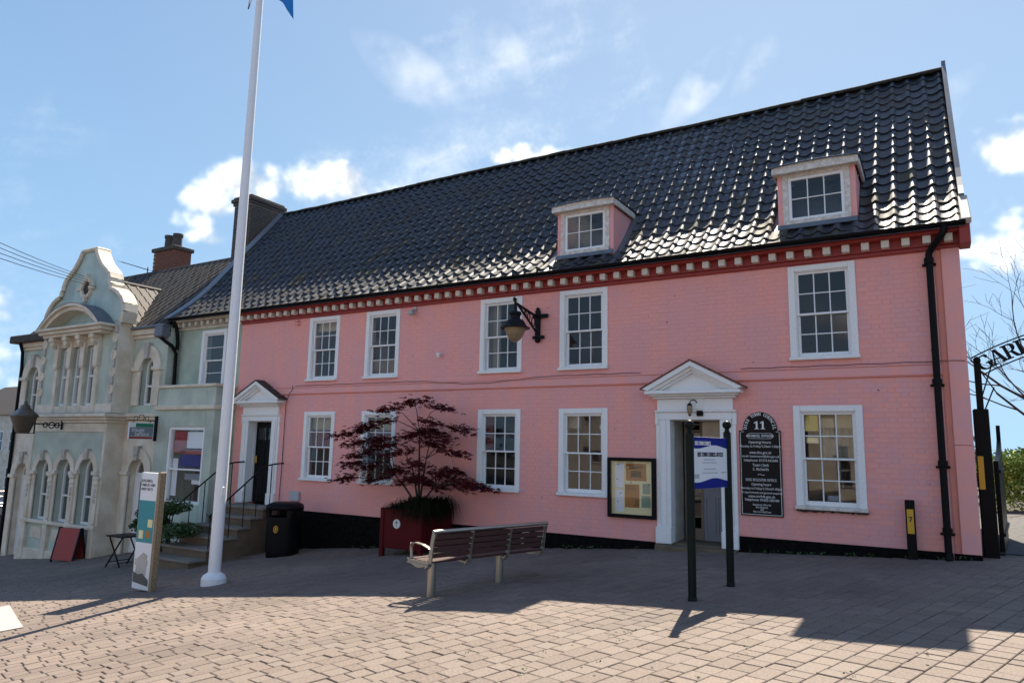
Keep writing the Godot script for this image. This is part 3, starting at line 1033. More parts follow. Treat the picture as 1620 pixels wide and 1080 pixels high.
func slope_frame(x: float, k: int) -> Transform3D:
	var a: Vector2 = roof_pts[k]
	var b: Vector2 = roof_pts[k + 1]
	var d := Vector3(0, b.y - a.y, b.x - a.x).normalized()
	return Transform3D(Basis(Vector3.RIGHT, Vector3(0, -d.z, d.y), -d), Vector3(x, a.y, a.x))
func build_roof(root: Node3D, x0: float, x1: float) -> void:
	# boarding under the tiles, both slopes
	var ba := MB.new()
	var ra := []
	var rb := []
	for p in roof_pts:
		ra.append(Vector3(x0, p.y - 0.03, p.x)); rb.append(Vector3(x1, p.y - 0.03, p.x))
	ba.grid([rb, ra])
	var rid: Vector2 = roof_pts[-1]
	ba.quad(Vector3(x1, rid.y - 0.03, rid.x), Vector3(x0, rid.y - 0.03, rid.x), Vector3(x0, 4.85, -6.3), Vector3(x1, 4.85, -6.3))
	var roof := part("roof", ba, M.lead, root)
	var pitch := 0.268
	var n := int((x1 - x0) / pitch)
	pitch = (x1 - x0 - 0.05) / n
	var tm := tile_mb(pitch, 0.345)
	var tmesh := tm.mesh()
	var rng := RandomNumberGenerator.new()
	rng.seed = 17
	var list := []
	for k in roof_pts.size() - 1:
		for i in n:
			var x := x0 + i * pitch
			# dormers stand in these places
			var skip := false
			for dc in [-1.50, -5.70]:
				var zm: float = (roof_pts[k].x + roof_pts[k + 1].x) / 2
				if k >= 2 and x + pitch > dc - 0.60 and x < dc + 0.60 and zm > -1.15: skip = true
			if skip: continue
			var t := slope_frame(x, k)
			t.origin += Vector3(rng.randf_range(-0.006, 0.006), rng.randf_range(-0.003, 0.004), 0)
			t.basis = t.basis * Basis(Vector3.UP, rng.randf_range(-0.018, 0.018)) * Basis(Vector3.RIGHT, rng.randf_range(-0.022, 0.014)) * Basis(Vector3.BACK, rng.randf_range(-0.02, 0.02))
			# gentle sag of the old roof
			var sag := 0.014 * sin(x * 0.55 + 1.0) + 0.003 * sin(x * 1.3 + k * 0.3)
			t.origin += t.basis.y * sag * clampf((k - 2) / 5.0, 0, 1)
			var l := Vector3(x, roof_pts[k].y - 1.6, roof_pts[k].x - 12).length_squared()
			list.append([l, t])
	list.sort_custom(func(a, b): return a[0] < b[0])
	var rest := {"tile": MB.new(), "tile_b": MB.new(), "tile_c": MB.new(), "tile_lichen": MB.new()}
	var lf := FastNoiseLite.new()
	lf.seed = 3
	lf.frequency = 0.55
	for k in list.size():
		var t: Transform3D = list[k][1]
		var which := ["tile", "tile", "tile_b", "tile_b", "tile_c"][rng.randi() % 5] as String
		if lf.get_noise_3dv(t.origin * 1.6) > 0.0 and t.origin.y < 6.2 and rng.randf() < 0.2: which = "tile_lichen"
		elif rng.randf() < 0.006: which = "tile_lichen"
		if k < 300:
			var o := part("tile", tmesh, M[which], roof)
			o.transform = t
		else: rest[which].add(tm, t)
	for q in rest:
		if rest[q].v.size() > 0: part("tiles", rest[q], M[q], roof).set_meta("kind", "stuff")
	# ridge tiles
	var rt := MB.new()
	var prof := []
	var half := []
	for k in 9:
		var th := PI * k / 8
		half.append(Vector3(0, sin(th) * 0.12 - 0.055, cos(th) * 0.15))
	var a := []
	var b := []
	for p in half:
		a.append(p); b.append(p * Vector3(1, 0.97, 0.97) + Vector3(0.44, 0, 0))
	rt.grid([b, a])
	for k in 8:
		rt.quad(a[k], a[k + 1], a[k + 1] * 0.86, a[k] * 0.86)
	var rmesh := rt.mesh()
	var nr := int((x1 - x0) / 0.435)
	for k in nr:
		var x := x0 + k * 0.435
		var o := part("ridge_tile", rmesh, M.ridge, roof, Vector3(x, rid.y + 0.015 + 0.02 * sin(x * 0.55 + 1.0) + rng.randf_range(-0.006, 0.006), rid.x - 0.02))
		o.rotation = Vector3(0, rng.randf_range(-0.01, 0.01), rng.randf_range(-0.012, 0.012))
	# barge board and capping at the gable end
	var vb := MB.new()
	var zs := []
	for k in roof_pts.size() - 1:
		var p: Vector2 = roof_pts[k]
		var q: Vector2 = roof_pts[k + 1]
		if k < 3: continue
		var d := (q - p).normalized()
		var nn := Vector2(d.y, -d.x)
		vb.bar(Vector3(x1 + 0.0, p.y + nn.y * 0.02, p.x + nn.x * 0.02), Vector3(x1 + 0.0, q.y + nn.y * 0.02 + d.y * 0.01, q.x + nn.x * 0.02 + d.x * 0.01), 0.07, 0.20)
	vb.bar(Vector3(x1, rid.y - 0.1, rid.x + 0.02), Vector3(x1, rid.y + 0.20, rid.x - 0.10), 0.07, 0.20)
	part("barge_board", vb, M.lead, roof)
	var vc := MB.new()
	var e0: Vector2 = roof_pts[0]
	var e3: Vector2 = roof_pts[3]
	vc.bar(Vector3(x1 + 0.01, e0.y + 0.03, e0.x + 0.02), Vector3(x1 + 0.01, e3.y + 0.03, e3.x + 0.02), 0.12, 0.09, 0.01)
	part("verge_capping", vc, M.greywhite, roof)
	var bx := MB.new()
	bx.bbox(Vector3(x1 - 0.09, 4.62, -0.05), Vector3(x1 + 0.05, 4.99, 0.30), 0.01)
	part("eaves_box", bx, M.red, roof)
	# lead dressing at the far end and the chimney rising from it
	var le := MB.new()
	for k in roof_pts.size() - 1:
		var p: Vector2 = roof_pts[k]
		var q: Vector2 = roof_pts[k + 1]
		le.bar(Vector3(x0 - 0.02, p.y + 0.05, p.x + 0.03), Vector3(x0 - 0.02, q.y + 0.06, q.x + 0.025), 0.30, 0.06, 0.01)
	part("lead_flashing", le, M.lead, roof)
	var ch := MB.new()
	ch.box(Vector3(-19.49, 6.0, -3.74), Vector3(-18.69, 9.30, -2.46))
	var chim := part("chimney", ch, M.mortar, root)
	var cb := MB.new()
	for face in 3:
		var bl := brickwork(-19.50 if face == 0 else -3.75, -18.68 if face == 0 else -2.45, 7.0, 9.28, [], 90 + face)
		for q in bl:
			var one := MB.new()
			brick_face(one, q[0], q[1], q[2], q[3], q[4], 0.012, 0.004)
			if face == 0: cb.add(one, Transform3D(Basis(), Vector3(0, 0, -2.45)))
			elif face == 1: cb.add(one, Transform3D(Basis(Vector3(0, 0, 1), Vector3.UP, Vector3(-1, 0, 0)), Vector3(-19.50, 0, 0)))
			else: cb.add(one, Transform3D(Basis(Vector3(0, 0, -1), Vector3.UP, Vector3(1, 0, 0)), Vector3(-18.68, 0, -6.2)))
	part("brickwork", cb, M.brick_dark, chim).set_meta("kind", "stuff")
	var cc := MB.new()
	cc.bbox(Vector3(-19.54, 9.28, -3.79), Vector3(-18.64, 9.38, -2.41), 0.01)
	cc.bbox(Vector3(-19.59, 9.38, -3.84), Vector3(-18.59, 9.50, -2.36), 0.01)
	cc.bbox(Vector3(-19.54, 9.50, -3.79), Vector3(-18.64, 9.58, -2.41), 0.02)
	part("chimney_cap", cc, M.brick_dark, chim)
func dormer(root: Node3D, xc: float) -> void:
	var zf := -0.13
	var y0 := 5.40
	var y1 := 6.22
	var fr := MB.new()
	var hw := 0.60
	# front frame
	fr.bbox(Vector3(-hw + 0.08, y0 - 0.02, zf - 0.06), Vector3(-hw + 0.17, y1, zf), 0.006)
	fr.bbox(Vector3(hw - 0.17, y0 - 0.02, zf - 0.06), Vector3(hw - 0.08, y1, zf), 0.006)
	fr.bbox(Vector3(-hw + 0.08, y0 - 0.06, zf - 0.06), Vector3(hw - 0.08, y0 + 0.04, zf + 0.03), 0.008)
	fr.bbox(Vector3(-hw + 0.08, y1 - 0.03, zf - 0.06), Vector3(hw - 0.08, y1 + 0.05, zf - 0.002), 0.006)
	var d := part("dormer", fr, M.white_worn, root, Vector3(xc, 0, 0))
	sash("sash", d, -hw + 0.17, hw - 0.17, y0 + 0.04, y1 - 0.03, zf - 0.015, 3, 2, M.white, 0.05, 0.05, 0.05)
	# flat curved hood: shallow segment fascia and lead top
	var poly := PackedVector2Array([Vector2(-hw - 0.06, y1 + 0.02), Vector2(hw + 0.06, y1 + 0.02), Vector2(hw + 0.06, y1 + 0.13)])
	for k in 9:
		var t := k / 8.0
		poly.append(Vector2(lerpf(hw + 0.06, -hw - 0.06, t), y1 + 0.135 + 0.03 * sin(PI * t)))
	poly.append(Vector2(-hw - 0.06, y1 + 0.13))
	var hb := MB.new()
	hb.prism(poly, zf - 0.03, zf + 0.13)
	part("fascia", hb, M.white_worn, d)
	var hs := MB.new()
	for sx in [-1, 1]: hs.bbox(Vector3(sx * (hw + 0.05) - 0.02, y1 + 0.02, -1.35), Vector3(sx * (hw + 0.05) + 0.02, y1 + 0.135, zf - 0.03), 0.004)
	part("side_fascia", hs, M.white_worn, d)
	var tp := MB.new()
	var ra := []
	var rb := []
	var rc := []
	for k in 13:
		var t := k / 12.0
		var p := Vector3(lerpf(-hw - 0.09, hw + 0.09, t), y1 + 0.148 + 0.03 * sin(PI * t), 0)
		ra.append(p + Vector3(0, -0.02, zf + 0.17)); rb.append(p + Vector3(0, 0, zf + 0.165)); rc.append(p + Vector3(0, 0.04, -1.6))
	tp.grid([ra, rb, rc])
	part("lead_top", tp, M.lead, d)
	for sx in [-1, 1]:
		var ck := MB.new()
		var a := -hw if sx < 0 else hw - 0.08
		ck.box(Vector3(a, 5.2, zf - 1.6), Vector3(a + 0.08, y1 + 0.02, zf - 0.025))
		part("cheek", ck, M.pink_c, d)
	var bk := MB.new()
	bk.box(Vector3(-hw + 0.08, 5.0, -1.5), Vector3(hw - 0.08, y1, -1.45))
	part("lining", bk, M.dark_room, d)
	var ap := MB.new()
	var q: Vector2 = roof_pts[2]
	ap.bar(Vector3(0, q.y + 0.02, q.x + 0.03), Vector3(0, y0 - 0.03, zf + 0.02), 1.22, 0.02)
	part("apron", ap, M.lead, d)
# white door case with pediment
func door_case(root: Node3D, xc: float, y0: float, open: bool) -> void:
	var m: Material = M.white
	var mb := MB.new()
	var ow := 0.425
	var pw := 0.69
	var yt := 2.13
	# pilaster boards stepped
	for sx in [-1, 1]:
		var a: float = minf(sx * ow, sx * (ow + 0.19))
		mb.bbox(Vector3(a, y0 + 0.25, -0.15), Vector3(a + 0.19, yt, 0.05), 0.008)
		var b: float = minf(sx * (ow + 0.07), sx * (ow + 0.16))
		mb.bbox(Vector3(b, y0 + 0.25, 0.05), Vector3(b + 0.09, yt, 0.07), 0.006)
		var e: float = minf(sx * (ow + 0.19), sx * (ow + 0.262))
		mb.bbox(Vector3(e, y0 + 0.25, -0.02), Vector3(e + 0.072, yt + 0.03, 0.025), 0.006)
	mb.bbox(Vector3(-ow - 0.21, yt, -0.15), Vector3(ow + 0.21, yt + 0.13, 0.055), 0.008)
	mb.bbox(Vector3(-ow - 0.27, yt + 0.13, -0.1), Vector3(ow + 0.27, yt + 0.165, 0.085), 0.008)
	mb.bbox(Vector3(-ow - 0.275, yt - 0.08, -0.1), Vector3(-ow - 0.21, yt + 0.13, 0.045), 0.006)
	mb.bbox(Vector3(ow + 0.21, yt - 0.08, -0.1), Vector3(ow + 0.275, yt + 0.13, 0.045), 0.006)
	mb.bbox(Vector3(-pw + 0.04, yt + 0.165, -0.1), Vector3(pw - 0.04, yt + 0.36, 0.06), 0.006)
	var dc := part("door_case", mb, m, root, Vector3(xc, 0, 0))
	for sx in [-1, 1]:
		var bb := MB.new()
		var a: float = minf(sx * (ow - 0.005), sx * (ow + 0.27))
		bb.bbox(Vector3(a, y0 - 0.02, -0.15), Vector3(a + 0.275, y0 + 0.25, 0.085), 0.01)
		part("base_block", bb, m, dc)
	# cornice of the pediment, stepped out
	var c := MB.new()
	c.bbox(Vector3(-pw - 0.02, yt + 0.36, -0.05), Vector3(pw + 0.02, yt + 0.40, 0.13), 0.012)
	c.bbox(Vector3(-pw - 0.07, yt + 0.40, -0.05), Vector3(pw + 0.07, yt + 0.435, 0.19), 0.012)
	c.bbox(Vector3(-pw - 0.13, yt + 0.435, -0.05), Vector3(pw + 0.13, yt + 0.495, 0.25), 0.008)
	part("cornice", c, m, dc)
	var ty := MB.new()
	var yb := yt + 0.495
	var ap := yt + 0.955
	ty.prism(PackedVector2Array([Vector2(-pw - 0.08, yb), Vector2(pw + 0.08, yb), Vector2(0, ap - 0.06)]), -0.02, 0.06)
	part("tympanum", ty, m, dc)
	for sx in [-1, 1]:
		var rk := MB.new()
		var L := pw + 0.17
		var steps := [[0.0, 0.075, 0.26], [0.075, 0.125, 0.19], [0.125, 0.165, 0.13]]
		for s in steps:
			# rake cut vertically at the apex
			var k: float = (ap - yb) / L
			var n := sqrt(1 + k * k)
			var po := PackedVector2Array()
			po.append(Vector2(0, ap + 0.03 - s[0] * n)); po.append(Vector2(0, ap + 0.03 - s[1] * n))
			var xe: float = minf(L, (ap + 0.03 - s[1] * n - yb) / k)
			po.append(Vector2(sx * xe, ap + 0.03 - s[1] * n - k * xe))
			var xe2: float = minf(L, (ap + 0.03 - s[0] * n - yb) / k)
			if xe2 > xe + 0.001 and xe < L: po.append(Vector2(sx * xe2, ap + 0.03 - s[0] * n - k * xe2))
			else: po.append(Vector2(sx * xe, ap + 0.03 - s[0] * n - k * xe))
			rk.prism(po, -0.03, s[2] + (0.002 if sx > 0 else 0.0))
		part("raking_cornice", rk, m, dc)
		# small tiled slope behind the rake
		var rf := MB.new()
		var k2: float = (ap - yb) / L
		rf.prism(PackedVector2Array([Vector2(0, ap + 0.035), Vector2(sx * (L + 0.03), yb + 0.02), Vector2(sx * (L + 0.03), yb + 0.045), Vector2(0, ap + 0.062)]), -0.02, 0.275 + (0.002 if sx > 0 else 0.0))
		part("cover", rf, M.brick_red if open else M.brown_tile, dc)
	# recess lining
	var rl := MB.new()
	var zb := -0.62 if open else -0.22
	rl.box(Vector3(-ow - 0.03, y0, zb), Vector3(-ow + 0.012, yt, -0.15)); rl.box(Vector3(ow - 0.012, y0, zb), Vector3(ow + 0.03, yt, -0.15))
	rl.box(Vector3(-ow, yt - 0.012, zb), Vector3(ow, yt + 0.03, -0.15))
	part("lining", rl, m if not open else M.greywhite, dc)
	if open:
		var st := MB.new()
		st.bbox(Vector3(-ow - 0.25, -0.35, -0.02), Vector3(ow + 0.25, y0 - 0.03, 0.20), 0.01)
		part("step", st, M.stone_step, dc)
		st = MB.new()
		st.box(Vector3(-ow, -0.3, zb), Vector3(ow, y0 - 0.004, -0.02))
		part("threshold", st, M.stone_step, dc)
		# panelled grey leaf standing at the back, glazed leaf opened inwards
		var dl := MB.new()
		dl.box(Vector3(-0.06, y0, zb - 0.05), Vector3(ow, 1.78, zb - 0.02))
		for q in [[0.0, 0.18, 0.12, 0.75], [0.21, 0.38, 0.12, 0.75], [0.0, 0.18, 0.85, 1.65], [0.21, 0.38, 0.85, 1.65]]:
			dl.box(Vector3(q[0] - 0.03, y0 + q[2], zb - 0.021), Vector3(q[1] - 0.03, y0 + q[2] + 0.02, zb - 0.005))
			dl.box(Vector3(q[0] - 0.03, y0 + q[3] - 0.02, zb - 0.021), Vector3(q[1] - 0.03, y0 + q[3], zb - 0.005))
			dl.box(Vector3(q[0] - 0.03, y0 + q[2] + 0.02, zb - 0.021), Vector3(q[0] - 0.01, y0 + q[3] - 0.02, zb - 0.006))
			dl.box(Vector3(q[1] - 0.05, y0 + q[2] + 0.02, zb - 0.021), Vector3(q[1] - 0.03, y0 + q[3] - 0.02, zb - 0.006))
		part("door", dl, M.grey_blue, dc)
		dl = MB.new()
		dl.box(Vector3(-0.06, 1.80, zb - 0.05), Vector3(ow, yt, zb - 0.02))
		part("transom_panel", dl, M.cream, dc)
		dl = MB.new()
		dl.box(Vector3(-ow + 0.03, y0, zb - 0.06), Vector3(-ow + 0.08, yt, zb - 0.02)); dl.box(Vector3(-0.11, y0, zb - 0.06), Vector3(-0.065, yt, zb - 0.02))
		for y in [y0, 0.45, 0.82, 1.2, 1.58, 1.95, 2.06]: dl.box(Vector3(-ow + 0.08, y, zb - 0.055), Vector3(-0.11, y + (0.2 if y == y0 else 0.03), zb - 0.025))
		var gd := part("glazed_door", dl, M.dark_room, dc)
		for j in 4: part("pane", pane_mesh(0.25, 0.36), M.glass, gd, Vector3(-0.23, 0.63 + 0.375 * j, zb - 0.04))
		# lamp and call box under the pediment
		var lb := MB.new()
		lb.bbox(Vector3(-0.02, 2.31, 0.06), Vector3(0.16, 2.50, 0.075), 0.004)
		part("lamp_plate", lb, M.white, dc)
		lb = MB.new()
		lb.bbox(Vector3(0.05, 2.19, 0.056), Vector3(0.16, 2.285, 0.095), 0.01)
		part("sensor_box", lb, M.black, dc)
		lb = MB.new()
		lb.tube([Vector3(0.06, 2.42, 0.075), Vector3(0.04, 2.46, 0.14), Vector3(-0.01, 2.45, 0.2), Vector3(-0.03, 2.40, 0.2)], 0.009, 8)
		lb.lathe([Vector2(0.0, 0.2), Vector2(0.025, 0.19), Vector2(0.05, 0.15)], Vector3(-0.03, 2.21, 0.2), 16)
		lb.lathe([Vector2(0.0, -0.03), Vector2(0.022, -0.02), Vector2(0.025, 0.0)], Vector3(-0.03, 2.21, 0.2), 16)
		var lo := part("porch_lamp", lb, M.iron, dc)
		lb = MB.new()
		lb.lathe([Vector2(0.025, 0.0), Vector2(0.042, 0.05), Vector2(0.048, 0.10), Vector2(0.045, 0.15)], Vector3(-0.03, 2.21, 0.2), 16)
		part("lamp_glass", lb, M.lamp_glass, lo)
	else:
		var dl := MB.new()
		dl.box(Vector3(-ow + 0.01, y0, zb - 0.05), Vector3(ow - 0.01, yt - 0.01, zb))
		for q in [[-0.33, -0.05, 0.15, 0.72], [0.05, 0.33, 0.15, 0.72], [-0.33, -0.05, 0.85, 1.42], [0.05, 0.33, 0.85, 1.42]]:
			dl.bbox(Vector3(q[0], y0 + q[2], zb - 0.01), Vector3(q[1], y0 + q[3], zb + 0.016), 0.012)
		var door := part("door", dl, M.black, dc)
		for sx in [-0.19, 0.19]: part("pane", pane_mesh(0.27, 0.3), M.glass, door, Vector3(sx, y0 + 1.68, zb + 0.004))
		dl = MB.new()
		dl.bbox(Vector3(-ow + 0.03, y0 + 0.95, zb + 0.002), Vector3(-ow + 0.10, y0 + 1.13, zb + 0.03), 0.01)
		part("door_plate", dl, M.brass, door)
# ---------------------------------------------------------------- pale green neighbours
func arc_poly(cx: float, cy: float, ri: float, ro: float, a0: float, a1: float, n := 14) -> PackedVector2Array:
	var p := PackedVector2Array()
	for k in n + 1:
		var a := lerpf(a0, a1, float(k) / n)
		p.append(Vector2(cx + ro * cos(a), cy + ro * sin(a)))
	for k in n + 1:
		var a := lerpf(a1, a0, float(k) / n)
		p.append(Vector2(cx + ri * cos(a), cy + ri * sin(a)))
	return p
# wall x0..x1, y0..y1 with round-headed openings [cx, halfwidth, sill, spring]
func arch_wall(mb: MB, x0: float, x1: float, y0: float, y1: float, zb: float, zf: float, ops: Array) -> void:
	var x := x0
	for o in ops:
		var cx: float = o[0]
		var h: float = o[1]
		mb.box(Vector3(x, y0, zb), Vector3(cx - h, y1, zf))
		if o[2] > y0: mb.box(Vector3(cx - h, y0, zb), Vector3(cx + h, o[2], zf))
		var p := PackedVector2Array([Vector2(cx - h, o[3]), Vector2(cx - h, y1), Vector2(cx + h, y1), Vector2(cx + h, o[3])])
		for k in range(1, 14):
			var a := PI * k / 14
			p.append(Vector2(cx + h * cos(a), o[3] + h * sin(a)))
		mb.prism(p, zb, zf)
		x = cx + h
	mb.box(Vector3(x, y0, zb), Vector3(x1, y1, zf))
func arch_shape(h: float, y0: float, sp: float) -> PackedVector2Array:
	var p := PackedVector2Array([Vector2(-h, y0), Vector2(h, y0)])
	for k in 15:
		var a := PI * k / 14
		p.append(Vector2(h * cos(a), sp + h * sin(a)))
	return p
func arched_window(parent: Node3D, cx: float, h: float, sill: float, sp: float, zf: float, dep: float, door := false) -> Node3D:
	# frame ring and jambs set back in the opening
	var fr := MB.new()
	var z := zf - dep
	var t := 0.07
	fr.prism(arc_poly(0, sp, h - t, h, 0, PI), z - 0.06, z)
	fr.box(Vector3(-h, sill, z - 0.06), Vector3(-h + t, sp, z)); fr.box(Vector3(h - t, sill, z - 0.06), Vector3(h, sp, z))
	fr.box(Vector3(-h + t, sill, z - 0.06), Vector3(h - t, sill + t, z))
	if door: fr.box(Vector3(-h + t, sp - 0.12, z - 0.06), Vector3(h - t, sp - 0.02, z + 0.01))
	else: fr.box(Vector3(-h + t, (sill + sp) / 2, z - 0.06), Vector3(h - t, (sill + sp) / 2 + 0.05, z - 0.005))
	var w := part("arched_window" if not door else "entrance", fr, M.white, parent, Vector3(cx, 0, 0))
	var gl := MB.new()
	var poly := arch_shape(h - t, sill, sp)
	var id := Geometry2D.triangulate_polygon(poly)
	for k in range(0, id.size(), 3):
		var A := poly[id[k]]
		var B := poly[id[k + 1]]
		var C := poly[id[k + 2]]
		gl.eq(Vector3(A.x, A.y, z - 0.03), Vector3(B.x, B.y, z - 0.03), Vector3(C.x, C.y, z - 0.03), Vector3(C.x, C.y, z - 0.03), Vector3.BACK)
	part("pane", gl, M.glass, w)
	if door:
		var dl := MB.new()
		dl.box(Vector3(-h + t, sill, z - 0.055), Vector3(-0.16, sp - 0.12, z - 0.012)); dl.box(Vector3(0.16, sill, z - 0.055), Vector3(h - t, sp - 0.12, z - 0.012))
		dl.box(Vector3(-0.16, sill, z - 0.055), Vector3(0.16, sill + 0.5, z - 0.012)); dl.box(Vector3(-0.16, sp - 0.25, z - 0.055), Vector3(0.16, sp - 0.12, z - 0.012))
		part("door", dl, M.white, w)
	var bk := MB.new()
	bk.box(Vector3(-h - 0.02, sill, z - 1.2), Vector3(h + 0.02, sp + h + 0.05, z - 1.15))
	bk.box(Vector3(-h - 0.05, sill, z - 1.15), Vector3(-h - 0.02, sp + h, z - 0.2)); bk.box(Vector3(h + 0.02, sill, z - 1.15), Vector3(h + 0.05, sp + h, z - 0.2))
	part("lining", bk, M.dark_room, w)
	return w
func arch_surround(parent: Node3D, cx: float, ri: float, ro: float, y0: float, sp: float, z0: float, z1: float, mt: Material) -> void:
	var mb := MB.new()
	mb.prism(arc_poly(cx, sp, ri, ro, 0, PI), z0, z1)
	mb.box(Vector3(cx - ro, y0, z0), Vector3(cx - ri, sp - 0.08, z1 - 0.01)); mb.box(Vector3(cx + ri, y0, z0), Vector3(cx + ro, sp - 0.08, z1 - 0.01))
	mb.bbox(Vector3(cx - ro - 0.05, sp - 0.09, z0), Vector3(cx - ri + 0.02, sp + 0.02, z1 + 0.05), 0.01); mb.bbox(Vector3(cx + ri - 0.02, sp - 0.09, z0), Vector3(cx + ro + 0.05, sp + 0.02, z1 + 0.05), 0.01)
	var o := part("arch_surround", mb, mt, parent)
	var ks := MB.new()
	ks.prism(PackedVector2Array([Vector2(cx - 0.07, sp + ri - 0.05), Vector2(cx + 0.07, sp + ri - 0.05), Vector2(cx + 0.11, sp + ro + 0.06), Vector2(cx - 0.11, sp + ro + 0.06)]), z0, z1 + 0.07)
	ks.ball(Vector3(cx, sp + (ri + ro) / 2, z1 + 0.06), Vector3(0.06, 0.10, 0.04), 8)
	part("keystone", ks, M.greywhite, o)
func flat_tiles(a: Vector3, along: Vector3, up: Vector3, nx: int, ny: int, w: float, L: float, seed_: int) -> MB:
	# rows of interlocking tiles: a = lower corner, along and up unit vectors
	var rng := RandomNumberGenerator.new()
	rng.seed = seed_
	var mb := MB.new()
	var nn := along.cross(up).normalized()
	for j in ny:
		for i in nx:
			var o := a + along * (i * w) + up * (j * L) + nn * rng.randf_range(-0.004, 0.006)
			var t := Transform3D(Basis(along, nn, -up), o)
			t.basis = t.basis * Basis(Vector3.RIGHT, 0.075 + rng.randf_range(-0.01, 0.01))
			# tile with a raised rib on one side
			mb.box(Vector3(0.004, -0.02, -L - 0.04), Vector3(w * 0.72, 0.010, 0), t)
			mb.box(Vector3(w * 0.72, -0.02, -L - 0.04), Vector3(w - 0.004, 0.028, 0), t)
	return mb
func build_green_shop() -> void:
	var root := thing("green_shop", "narrow pale green brick shop with flat-roofed shopfront beside the black door", "building")
	var X0 := -18.15
	var X1 := -15.48
	var holes := [[-17.10, -16.06, 2.98, 4.58], [-17.35, -15.85, -0.1, 1.95]]
	var wl := part("wall", holed_wall(X0, X1 - 0.002, -1.6, 5.0, -0.004, -0.3, holes), M.mint, root)
	var bm := MB.new()
	for q in brickwork(X0, X1 - 0.002, 3.1, 4.66, holes, 41): brick_face(bm, q[0], q[1], q[2], q[3], q[4] - 0.002, 0.008, 0.004)
	part("brickwork", bm, M.mint, wl).set_meta("kind", "stuff")
	sash_window(root, -16.58, 2.98, 4.58, 1.04, M.white, M.white, 1)
	var co := MB.new()
	co.bbox(Vector3(X0, 4.64, -0.05), Vector3(X1 - 0.004, 4.71, 0.05), 0.01)
	co.box(Vector3(X0, 4.71, -0.05), Vector3(X1 - 0.004, 4.84, 0.07)); co.bbox(Vector3(X0, 4.84, -0.05), Vector3(X1 - 0.004, 4.93, 0.25), 0.01)
	var cor := part("cornice", co, M.cream, root)
	for k in 10:
		var d := MB.new()
		d.bbox(Vector3(-0.055, 0, 0.065), Vector3(0.055, 0.11, 0.19), 0.006)
		part("dentil", d, M.cream, cor, Vector3(X0 + 0.16 + k * 0.262, 4.72, 0))
	# dark room behind
	var rm := MB.new()
	rm.box(Vector3(X0 + 0.02, -1.5, -3.0), Vector3(X1 - 0.02, 4.98, -2.9)); rm.box(Vector3(X0 + 0.02, 2.45, -2.9), Vector3(X1 - 0.02, 2.6, -0.31))
	rm.box(Vector3(X0 + 0.02, -1.5, -2.9), Vector3(X0 + 0.12, 4.98, -0.31)); rm.box(Vector3(X1 - 0.12, -1.5, -2.9), Vector3(X1 - 0.02, 4.98, -0.31))
	rm.box(Vector3(X0 + 0.12, 4.8, -2.9), Vector3(X1 - 0.12, 4.97, -0.31))
	part("room", rm, M.dark_room, root)
	# projecting shopfront
	var B0 := -17.92
	var B1 := -15.53
	var zf := 0.60
	var sf := MB.new()
	sf.bbox(Vector3(B0, -1.5, 0.0), Vector3(-17.36, 2.98, zf), 0.012); sf.bbox(Vector3(-15.86, -1.5, 0.0), Vector3(B1, 2.98, zf), 0.012)
	sf.box(Vector3(-17.36, 1.97, 0.30), Vector3(-15.86, 2.98, zf - 0.002)); sf.box(Vector3(-17.36, -1.5, 0.10), Vector3(-15.86, 0.02, zf - 0.002))
	sf.box(Vector3(-17.36, 2.6, 0.0), Vector3(-15.86, 2.97, 0.30))
	var sh := part("shopfront", sf, M.mint_light, root)
	var cp := MB.new()
	cp.bbox(Vector3(B0 - 0.05, 2.40, 0.0), Vector3(B1 + 0.05, 2.52, zf + 0.07), 0.015); cp.bbox(Vector3(B0 - 0.03, 2.98, 0.0), Vector3(B1 + 0.03, 3.06, zf + 0.05), 0.015)
	part("coping", cp, M.stonewhite, sh)
	var fr := MB.new()
	fr.bbox(Vector3(-17.36, 0.02, 0.44), Vector3(-17.27, 1.97, 0.57), 0.008); fr.bbox(Vector3(-15.95, 0.02, 0.44), Vector3(-15.86, 1.97, 0.57), 0.008)
	fr.bbox(Vector3(-17.27, 1.88, 0.44), Vector3(-15.95, 1.97, 0.565), 0.008); fr.bbox(Vector3(-17.27, 0.02, 0.44), Vector3(-15.95, 0.10, 0.565), 0.008)
	fr.box(Vector3(-17.27, 0.86, 0.46), Vector3(-15.95, 0.90, 0.54))
	part("shop_window_frame", fr, M.white, sh)
	part("pane", pane_mesh(1.32, 0.98), M.glass, sh, Vector3(-16.61, 1.39, 0.50)); part("pane", pane_mesh(1.32, 0.76), M.glass, sh, Vector3(-16.61, 0.48, 0.50))
	for q in [[-17.25, -16.75, 1.3, 1.86, M.red_board], [-16.72, -15.97, 1.42, 1.84, M.panel_white], [-16.95, -16.0, 1.27, 1.38, M.red_board], [-16.95, -16.0, 0.95, 1.25, M.panel_blue], [-17.24, -17.02, 0.2, 1.15, M.panel_white], [-16.7, -16.1, 0.62, 0.78, M.grey_blue], [-16.4, -16.05, 0.52, 0.62, M.panel_white]]:
		var po := MB.new()
		po.box(Vector3(q[0], q[2], 0.455), Vector3(q[1], q[3], 0.462))
		part("poster", po, q[4], sh)
	# hanging sign on an iron bracket, square to the wall
	var hs := thing("hanging_sign", "grey projecting shop sign with white lettering under a scrolled iron bracket", "sign", Vector3(-17.86, 0, 0))
	var pl := MB.new()
	pl.bbox(Vector3(-0.02, 1.62, 0.70), Vector3(0.02, 2.05, 1.37), 0.004)
	part("board", pl, M.letter_white, hs)
